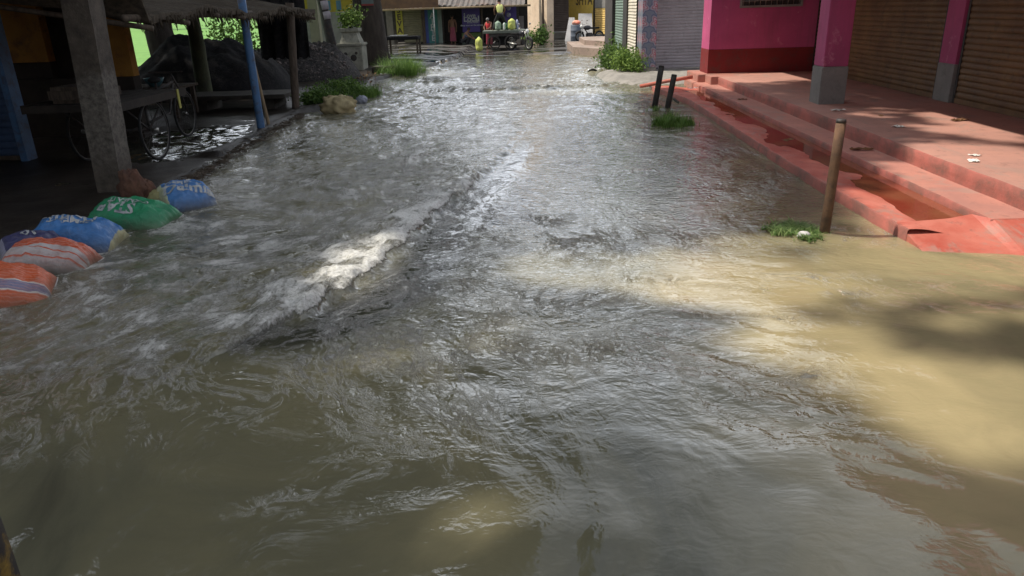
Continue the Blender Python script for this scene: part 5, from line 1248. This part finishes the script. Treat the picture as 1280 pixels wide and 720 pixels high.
# ------------------------------------------------------------------ people
def skin_obj(name, joints, edges, radii, m, parent, sub=2, root=0, org=None):
    me = bpy.data.meshes.new(name); org = Vector(org)
    me.from_pydata([Vector(j)-org for j in joints], edges, []); o = bpy.data.objects.new(name, me); C.objects.link(o)
    sk = o.modifiers.new('s', 'SKIN'); ss = o.modifiers.new('u', 'SUBSURF'); ss.levels = sub; ss.render_levels = sub; sk.use_smooth_shade = True
    if not me.skin_vertices: me.skin_vertices.new() if hasattr(me.skin_vertices, 'new') else None
    for i, v in enumerate(me.skin_vertices[0].data):
        r_ = radii[i]; v.radius = r_ if hasattr(r_, '__len__') else (r_, r_); v.use_root = (i == root)
    bpy.context.view_layer.update(); dg = bpy.context.evaluated_depsgraph_get()
    nm = bpy.data.meshes.new_from_object(o.evaluated_get(dg)); bpy.data.objects.remove(o)
    nm.materials.clear(); nm.materials.append(m); nm.polygons.foreach_set('use_smooth', [True]*len(nm.polygons))
    r = bpy.data.objects.new(name, nm); C.objects.link(r); r.parent = parent; return r
def person(loc, yaw, label, pose, top=None, bottom=None, hair=None, legs_cover='trousers', hgt=1.62):
    """pose: dict of joint positions in the person's own frame (x right, y forward(back is -y), z up), unit = m for 1.62 m"""
    base = dict(pel=(0, 0, .86), sp=(0, 0, 1.05), ch=(0, 0, 1.25), nk=(0, 0, 1.39), hd=(0, .015, 1.47), ht=(0, .02, 1.56),
        lsh=(-.17, 0, 1.33), lel=(-.21, -.02, 1.06), lwr=(-.21, .05, .83), lha=(-.21, .07, .75), rsh=(.17, 0, 1.33), rel=(.21, -.02, 1.06), rwr=(.21, .05, .83), rha=(.21, .07, .75),
        lhi=(-.09, 0, .83), lkn=(-.10, .02, .46), lan=(-.10, -.02, .08), lto=(-.11, .14, .03), rhi=(.09, 0, .83), rkn=(.10, .02, .46), ran=(.10, -.02, .08), rto=(.11, .14, .03))
    base.update(pose); k = hgt/1.62; Mz = Matrix.Translation(loc) @ Matrix.Rotation(R(yaw), 4, 'Z') @ Matrix.Scale(k, 4)
    J = {n: Mz @ Vector(p) for n, p in base.items()}
    rad = dict(pel=(.13, .10), sp=(.125, .09), ch=(.15, .10), nk=.05, hd=(.075, .085), ht=(.07, .08), lsh=.058, rsh=.058, lel=.040, rel=.040, lwr=.028, rwr=.028, lha=.032, rha=.032, lhi=.085, rhi=.085, lkn=.056, rkn=.056, lan=.037, ran=.037, lto=.035, rto=.035)
    names = list(base); idx = {n: i for i, n in enumerate(names)}
    ed = [('pel', 'sp'), ('sp', 'ch'), ('ch', 'nk'), ('nk', 'hd'), ('hd', 'ht'), ('ch', 'lsh'), ('lsh', 'lel'), ('lel', 'lwr'), ('lwr', 'lha'), ('ch', 'rsh'), ('rsh', 'rel'), ('rel', 'rwr'), ('rwr', 'rha'), ('pel', 'lhi'), ('lhi', 'lkn'), ('lkn', 'lan'), ('lan', 'lto'), ('pel', 'rhi'), ('rhi', 'rkn'), ('rkn', 'ran'), ('ran', 'rto')]
    jl = [J[n] for n in names]; rl = [tuple(q*k for q in rad[n]) if hasattr(rad[n], '__len__') else rad[n]*k for n in names]; el = [(idx[a], idx[b]) for a, b in ed]
    # fingers: five short chains from each palm
    for s_ in ('l', 'r'):
        w0, h0 = J[s_+'wr'], J[s_+'ha']; d = (h0-w0).normalized(); side = d.cross(Vector((0, 1, .2))).normalized()
        if side.length < .1: side = Vector((1, 0, 0))
        for f_, (so_, l_) in enumerate(((-.022, .05), (-.008, .062), (.008, .058), (.021, .046), (.034, .03))):
            b0 = len(jl); st_ = h0+side*so_*k-d*(.03 if f_ == 4 else 0)*k
            jl += [st_+d*.03*k, st_+d*(.03+l_*.6)*k+side*(.02 if f_ == 4 else 0)*k]; rl += [.009*k, .007*k]; el += [(idx[s_+'ha'], b0), (b0, b0+1)]
    t = thing('person', Vector(loc), label, 'person')
    M_skin = mat('brown_skin', (.20, .105, .065), (.16, .08, .05), .55, 5, None, 8, 0)
    skin_obj('body', jl, el, rl, M_skin, t, 2, idx['pel'], loc)
    def shell(nm, parts, m, grow, edges=None):
        ns = list(parts); ii = {n: i for i, n in enumerate(ns)}; e2 = edges or [(a, b) for a, b in ed if a in ii and b in ii]
        rr = []
        for n in ns:
            q = rad[n] if n in rad else .06; g = grow*1.0
            rr.append(tuple((z+g)*k for z in q) if hasattr(q, '__len__') else (q+g)*k)
        return skin_obj(nm, [J[n] for n in ns], [(ii[a], ii[b]) for a, b in e2], rr, m, t, 2, 0, loc)
    if top: shell('shirt', ['ch', 'sp', 'pel', 'lsh', 'rsh'], top, .020)
    if bottom:
        if legs_cover == 'lungi':
            a = J['sp']; mb = MB(); vs = []; n = 20
            c0 = J['pel'].lerp(J['sp'], .5); c1 = (J['lan']+J['ran'])/2+Vector((0, 0, .12))
            for i in range(9):
                q = i/8; c = c0.lerp(c1, q)
                for j in range(n): aa = j*2*math.pi/n; rr = (.155+.02*q)*(1+.05*math.sin(aa*5+q*3)); vs.append((c.x+rr*math.cos(aa)*k, c.y+rr*.8*math.sin(aa)*k, c.z))
            mb.add(vs, [(i*n+j, i*n+(j+1) % n, (i+1)*n+(j+1) % n, (i+1)*n+j) for i in range(8) for j in range(n)], True); mb.build('lungi', bottom, t)
        else: shell('trousers', ['pel', 'lhi', 'lkn', 'lan', 'rhi', 'rkn', 'ran'], bottom, .018)
    hm = hair or mat('black_hair', (.02, .017, .015), (.015, .012, .01), .6)
    hc = J['hd'].lerp(J['ht'], .7); dirn = (J['ht']-J['nk']).normalized(); q = dirn.to_track_quat('Z', 'Y').to_matrix()
    fwd = Mz.to_3x3().normalized() @ Vector((0, 1, 0))
    MB().blob(hc-fwd*.018*k+dirn*.016*k, .088*k, .095*k, .088*k, 14, 9, .03, q).build('hair', hm, t)
    f = MB(); fc_ = J['hd'].lerp(J['ht'], .35)
    f.blob(fc_+fwd*.088*k-dirn*.012*k, .012*k, .018*k, .022*k, 8, 6); f.build('nose', M_skin, t)
    f = MB(); rt = fwd.cross(dirn).normalized()
    for s_ in (-1, 1): f.blob(fc_+fwd*.074*k+dirn*.018*k+rt*.03*s_*k, .012*k, .008*k, .007*k, 8, 6)
    f.build('eyes', M_dark, t)
    f = MB(); f.blob(fc_+fwd*.078*k-dirn*.05*k, .024*k, .008*k, .007*k, 8, 6); f.build('mouth', mat('lips', (.16, .06, .05), (.13, .05, .04), .5), t)
    f = MB()
    for s_ in (-1, 1): f.blob(fc_+rt*.078*s_*k, .01*k, .02*k, .028*k, 8, 6)
    f.build('ears', M_skin, t)
    return t
ph = YK+.55
Mvest = mat('yellow_vest', (.58, .62, .22), (.46, .48, .18), .7, 4); Mblk = mat('black_cloth', (.025, .025, .028), (.018, .018, .02), .8)
zman = (zk1-ZY(625, 0, ph)); hm_ = (ZY(625, .5, ph)-zk1)
person((XY(625.5, ph), ph+.15, zk1), 8, 'man in a yellow green vest and black trousers standing astride on the loaded pushcart', dict(lan=(-.36, -.02, .04), lkn=(-.25, .10, .40), lto=(-.38, .12, .02), ran=(.34, -.02, .04), rkn=(.24, .10, .40), rto=(.36, .12, .02), pel=(0, -.06, .74), lhi=(-.09, -.06, .72), rhi=(.09, -.06, .72), sp=(0, -.02, .92), ch=(0, .08, 1.10), nk=(0, .14, 1.23), hd=(0, .19, 1.30), ht=(0, .22, 1.39), lsh=(-.18, .07, 1.16), rsh=(.18, .07, 1.16), lel=(-.27, .12, .92), lwr=(-.24, .28, .80), lha=(-.23, .33, .76), rel=(.27, .12, .92), rwr=(.22, .28, .80), rha=(.21, .33, .76)), Mvest, Mblk, hgt=max(1.35, min(1.75, hm_*1.17)))
yd_ = YF-.15
person((XY(566, yd_), yd_, ZY(566, 56, yd_)), 180, 'bare chested man in a faded red lungi standing in the dark doorway', {}, None, mat('red_lungi', (.30, .07, .10), (.22, .05, .08), .8, 4), None, 'lungi', hgt=1.60)
Mred = mat('red_cloth_shirt', (.60, .05, .06), (.48, .04, .05), .8, 4); Mgh = mat('grey_hair', (.22, .21, .21), (.15, .14, .14), .7)
person((XY(611, YK+1.9), YK+1.9, .03), 150, 'grey haired person in red clothes standing behind the left end of the pushcart', dict(nk=(0, .04, 1.36), hd=(0, .08, 1.42), ht=(0, .11, 1.51), lel=(-.22, .12, 1.1), lwr=(-.1, .28, 1.0), lha=(-.06, .33, .98), rel=(.22, .12, 1.1), rwr=(.1, .28, 1.0), rha=(.06, .33, .98)), Mred, mat('maroon_cloth', (.28, .035, .06), (.2, .03, .05), .8), Mgh, 'lungi', hgt=1.50)
person((XY(583, YF-1.6), YF-1.6, .03), 250, 'person crouching in dark clothes below the purple banner', dict(pel=(0, -.18, .30), lhi=(-.09, -.18, .30), rhi=(.09, -.18, .30), lkn=(-.13, .20, .46), rkn=(.13, .20, .46), lan=(-.10, .0, .07), ran=(.10, .0, .07), sp=(0, -.12, .47), ch=(0, .0, .64), nk=(0, .09, .76), hd=(0, .13, .83), ht=(0, .17, .91), lsh=(-.17, .02, .70), rsh=(.17, .02, .70), lel=(-.2, .22, .52), lwr=(-.1, .38, .42), lha=(-.07, .42, .38), rel=(.2, .22, .52), rwr=(.1, .38, .42), rha=(.07, .42, .38), lto=(-.11, .16, .03), rto=(.11, .16, .03)), mat('blue_grey_cloth', (.16, .20, .30), (.1, .13, .2), .8), Mblk, None, hgt=1.6)

# ================================================================== far greenery beyond the shed
for i in range(9):
    xx = -62-18*i+random.uniform(-4, 4); yy = 120+i*9+random.uniform(-10, 10); hh = random.uniform(5, 8)
    t = thing('distant_tree', (xx, yy, 0), 'hazy green tree on the far side of the bright field', 'tree', 'far trees beyond the bright green field')
    MB().tube([(xx, yy, -.2), (xx, yy, hh*.6)], [.3, .15], 8).build('trunk', M_bark, t)
    f = MB(); leaves(f, clumps(1300, (xx, yy, hh*.6), (4.5, 4.5, hh*.45), 12, .55), .8); f.build('crown', M_leafb, t)
c = atY(298, 45, 24.5); wd = thing('bush', (c.x, 24.5, 0), 'bright sunlit bush in the opening beyond the black heap', 'bush')
f = MB(); leaves(f, clumps(1800, (c.x, 24.5, 1.0), (.9, .8, 1.2), 12, .5), .13); f.build('foliage', M_leafb, wd)
s = MB()
for i in range(8): s.tube([(c.x, 24.5, -.05), (c.x+random.uniform(-.5, .5), 24.5+random.uniform(-.4, .4), 1.3)], [.02, .006], 5)
s.build('stems', M_bark, wd)

# ================================================================== unseen shade trees, leaves left out to shape the lit patches; last two added
LITP = [(900, 345, 1.15, .75, -8, 1), (1120, 340, 1.3, .68, 0, 1), (1215, 500, .66, .6, -30, 1), (1010, 430, .58, .45, -30, 1), (730, 335, .8, .55, 0, .95), (600, 420, .5, .25, 20, .55), (500, 450, .7, .28, 10, .5),
        (450, 335, .36, .85, 0, 1.0), (590, 670, .26, .34, 0, .6), (1190, 395, 1.0, .32, 0, .6), (430, 470, .4, .25, 20, .35), (1000, 300, 1.0, .35, 0, .8), (1270, 250, 1.3, 1.5, 0, 1.0), (1180, 275, .9, .9, 0, 1.0), (1230, 185, .55, 1.3, 0, .9), (1120, 165, .3, .35, 0, .7), (1150, 150, .5, .3, 30, .6), (895, 98, 1.2, 1.4, 0, 1.0), (1000, 110, .3, .5, 0, .4), (640, 115, 1.3, 1.5, 0, .4), (560, 88, 2.2, 2.5, 0, 1.0), (480, 95, 1.2, 1.4, 0, .8), (730, 250, .3, .7, 0, .4)]
LP = [(at(a, b).x, at(a, b).y, rx, ry, math.cos(R(q)), math.sin(R(q)), amp) for a, b, rx, ry, q, amp in LITP]
LP += [(5.0, 6.7, 1.5, 2.0, 1.0, 0.0, 1.0), (3.8, 5.9, 1.2, .9, 1.0, 0.0, 1.0), (5.7, 9.6, .35, .9, .9, .4, .8), (5.2, 11.2, .2, .5, .9, .4, .8), (5.1, 17.5, 1.2, 1.6, 1.0, 0.0, 1.0)]
def transm(x, y):
    t = np.zeros_like(x)
    for cx, cy, rx, ry, c, s, amp in LP:
        dx = x-cx; dy = y-cy; a = (dx*c+dy*s)/rx; b = (-dx*s+dy*c)/ry; t = np.maximum(t, amp*np.exp(-(a*a+b*b)**2*.7))
    return t
def shade_tree(tx, ty, label, nleaf, x0, x1, y0, y1, z0, z1, limbs):
    t = thing('shade_tree', (tx, ty, 0), label, 'tree'); p = np.stack([rng.uniform(x0, x1, nleaf*3), rng.uniform(y0, y1, nleaf*3), rng.uniform(z0, z1, nleaf*3)], 1)
    g = p[:, :2]-p[:, 2:3]*np.array([[TOSUN.x/TOSUN.z, TOSUN.y/TOSUN.z]])
    T_ = transm(g[:, 0], g[:, 1]); cl = .5+.9*fbm(p[:, 0]*.9, p[:, 1]*.9+p[:, 2]*.4, 3, 201)
    # ellipsoidal crown outline
    cx, cy = (x0+x1)/2, (y0+y1)/2; e = ((p[:, 0]-cx)/((x1-x0)/2))**4+((p[:, 1]-cy)/((y1-y0)/2))**4
    keep = (rng.random(len(p)) > T_*1.3) & (rng.random(len(p)) < cl+.6) & (e < 1)
    p = p[keep][:nleaf]; f = MB(); leaves(f, p, .34, .3, .6); f.build('crown', M_tree, t)
    zb = (z0+z1)/2; m = MB().tube([(tx, ty, -.3), (tx+.1, ty, 1.5), (tx, ty+.1, z0-.6)], [.42, .3, .24], 14, True, .06)
    for lx, ly in limbs: m.tube([(tx, ty+.1, z0-.8), ((tx+lx)/2, (ty+ly)/2, z0+.1), (lx, ly, zb)], [.16, .09, .02], 8, True, .05)
    m.build('trunk', M_bark, t); return t
shade_tree(-8.6, 1.0, 'big spreading tree left of the camera, above the flooded street', 36000, -13.6, -2.0, -4.8, 8.6, 11.0, 12.8, [(-9, -3), (-6, 0), (-5, 5), (-10, 6), (-4, -2.5)])
shade_tree(-8.6, 10.6, 'spreading tree rising behind the shed roof, left of the street', 32000, -12.5, .7, 8.0, 18.5, 9.0, 10.8, [(-6, 9), (-3, 10), (-3, 14), (-8, 16), (-2, 12)])
shade_tree(-12.5, 23.0, 'unseen leafy tree added to shade the black heap on the left bank', 30000, -17, -4.0, 15, 33, 6.2, 8.5, [(-9, 18), (-7, 22), (-8, 28), (-12, 26), (-6, 19)])  # extra crown added to darken the heap
x0, x1 = XY(322, 18.3), XY(384, 18.3); mb = MB(); vs = []  # black backdrop added where the far end of the shed is dark
for i in range(25):
    for k in range(9): vs.append((x0+(x1-x0)*i/24, 18.3+.06*math.sin(i*1.1+k*.3)+.03*math.sin(i*2.9), 2.35-k*.17+.03*math.sin(i*1.7)))
mb.add(vs, [(i*9+k, i*9+k+1, i*9+k+10, i*9+k+9) for i in range(24) for k in range(8)], True)
mb.build('dark_backdrop', M_black, None, (x0, 18.3, 2.3), 'added black backdrop for the dark gap at the far end of the shed above the heap', 'sheet')
shade_tree(-5.5, -7.5, 'unseen leafy tree added behind the camera to cut sky light', 22000, -8, 4.5, -10, -1.2, 5.4, 7.2, [(-4, -6), (-2, -3), (1, -6), (-6, -3)])  # added to reduce fill light from behind
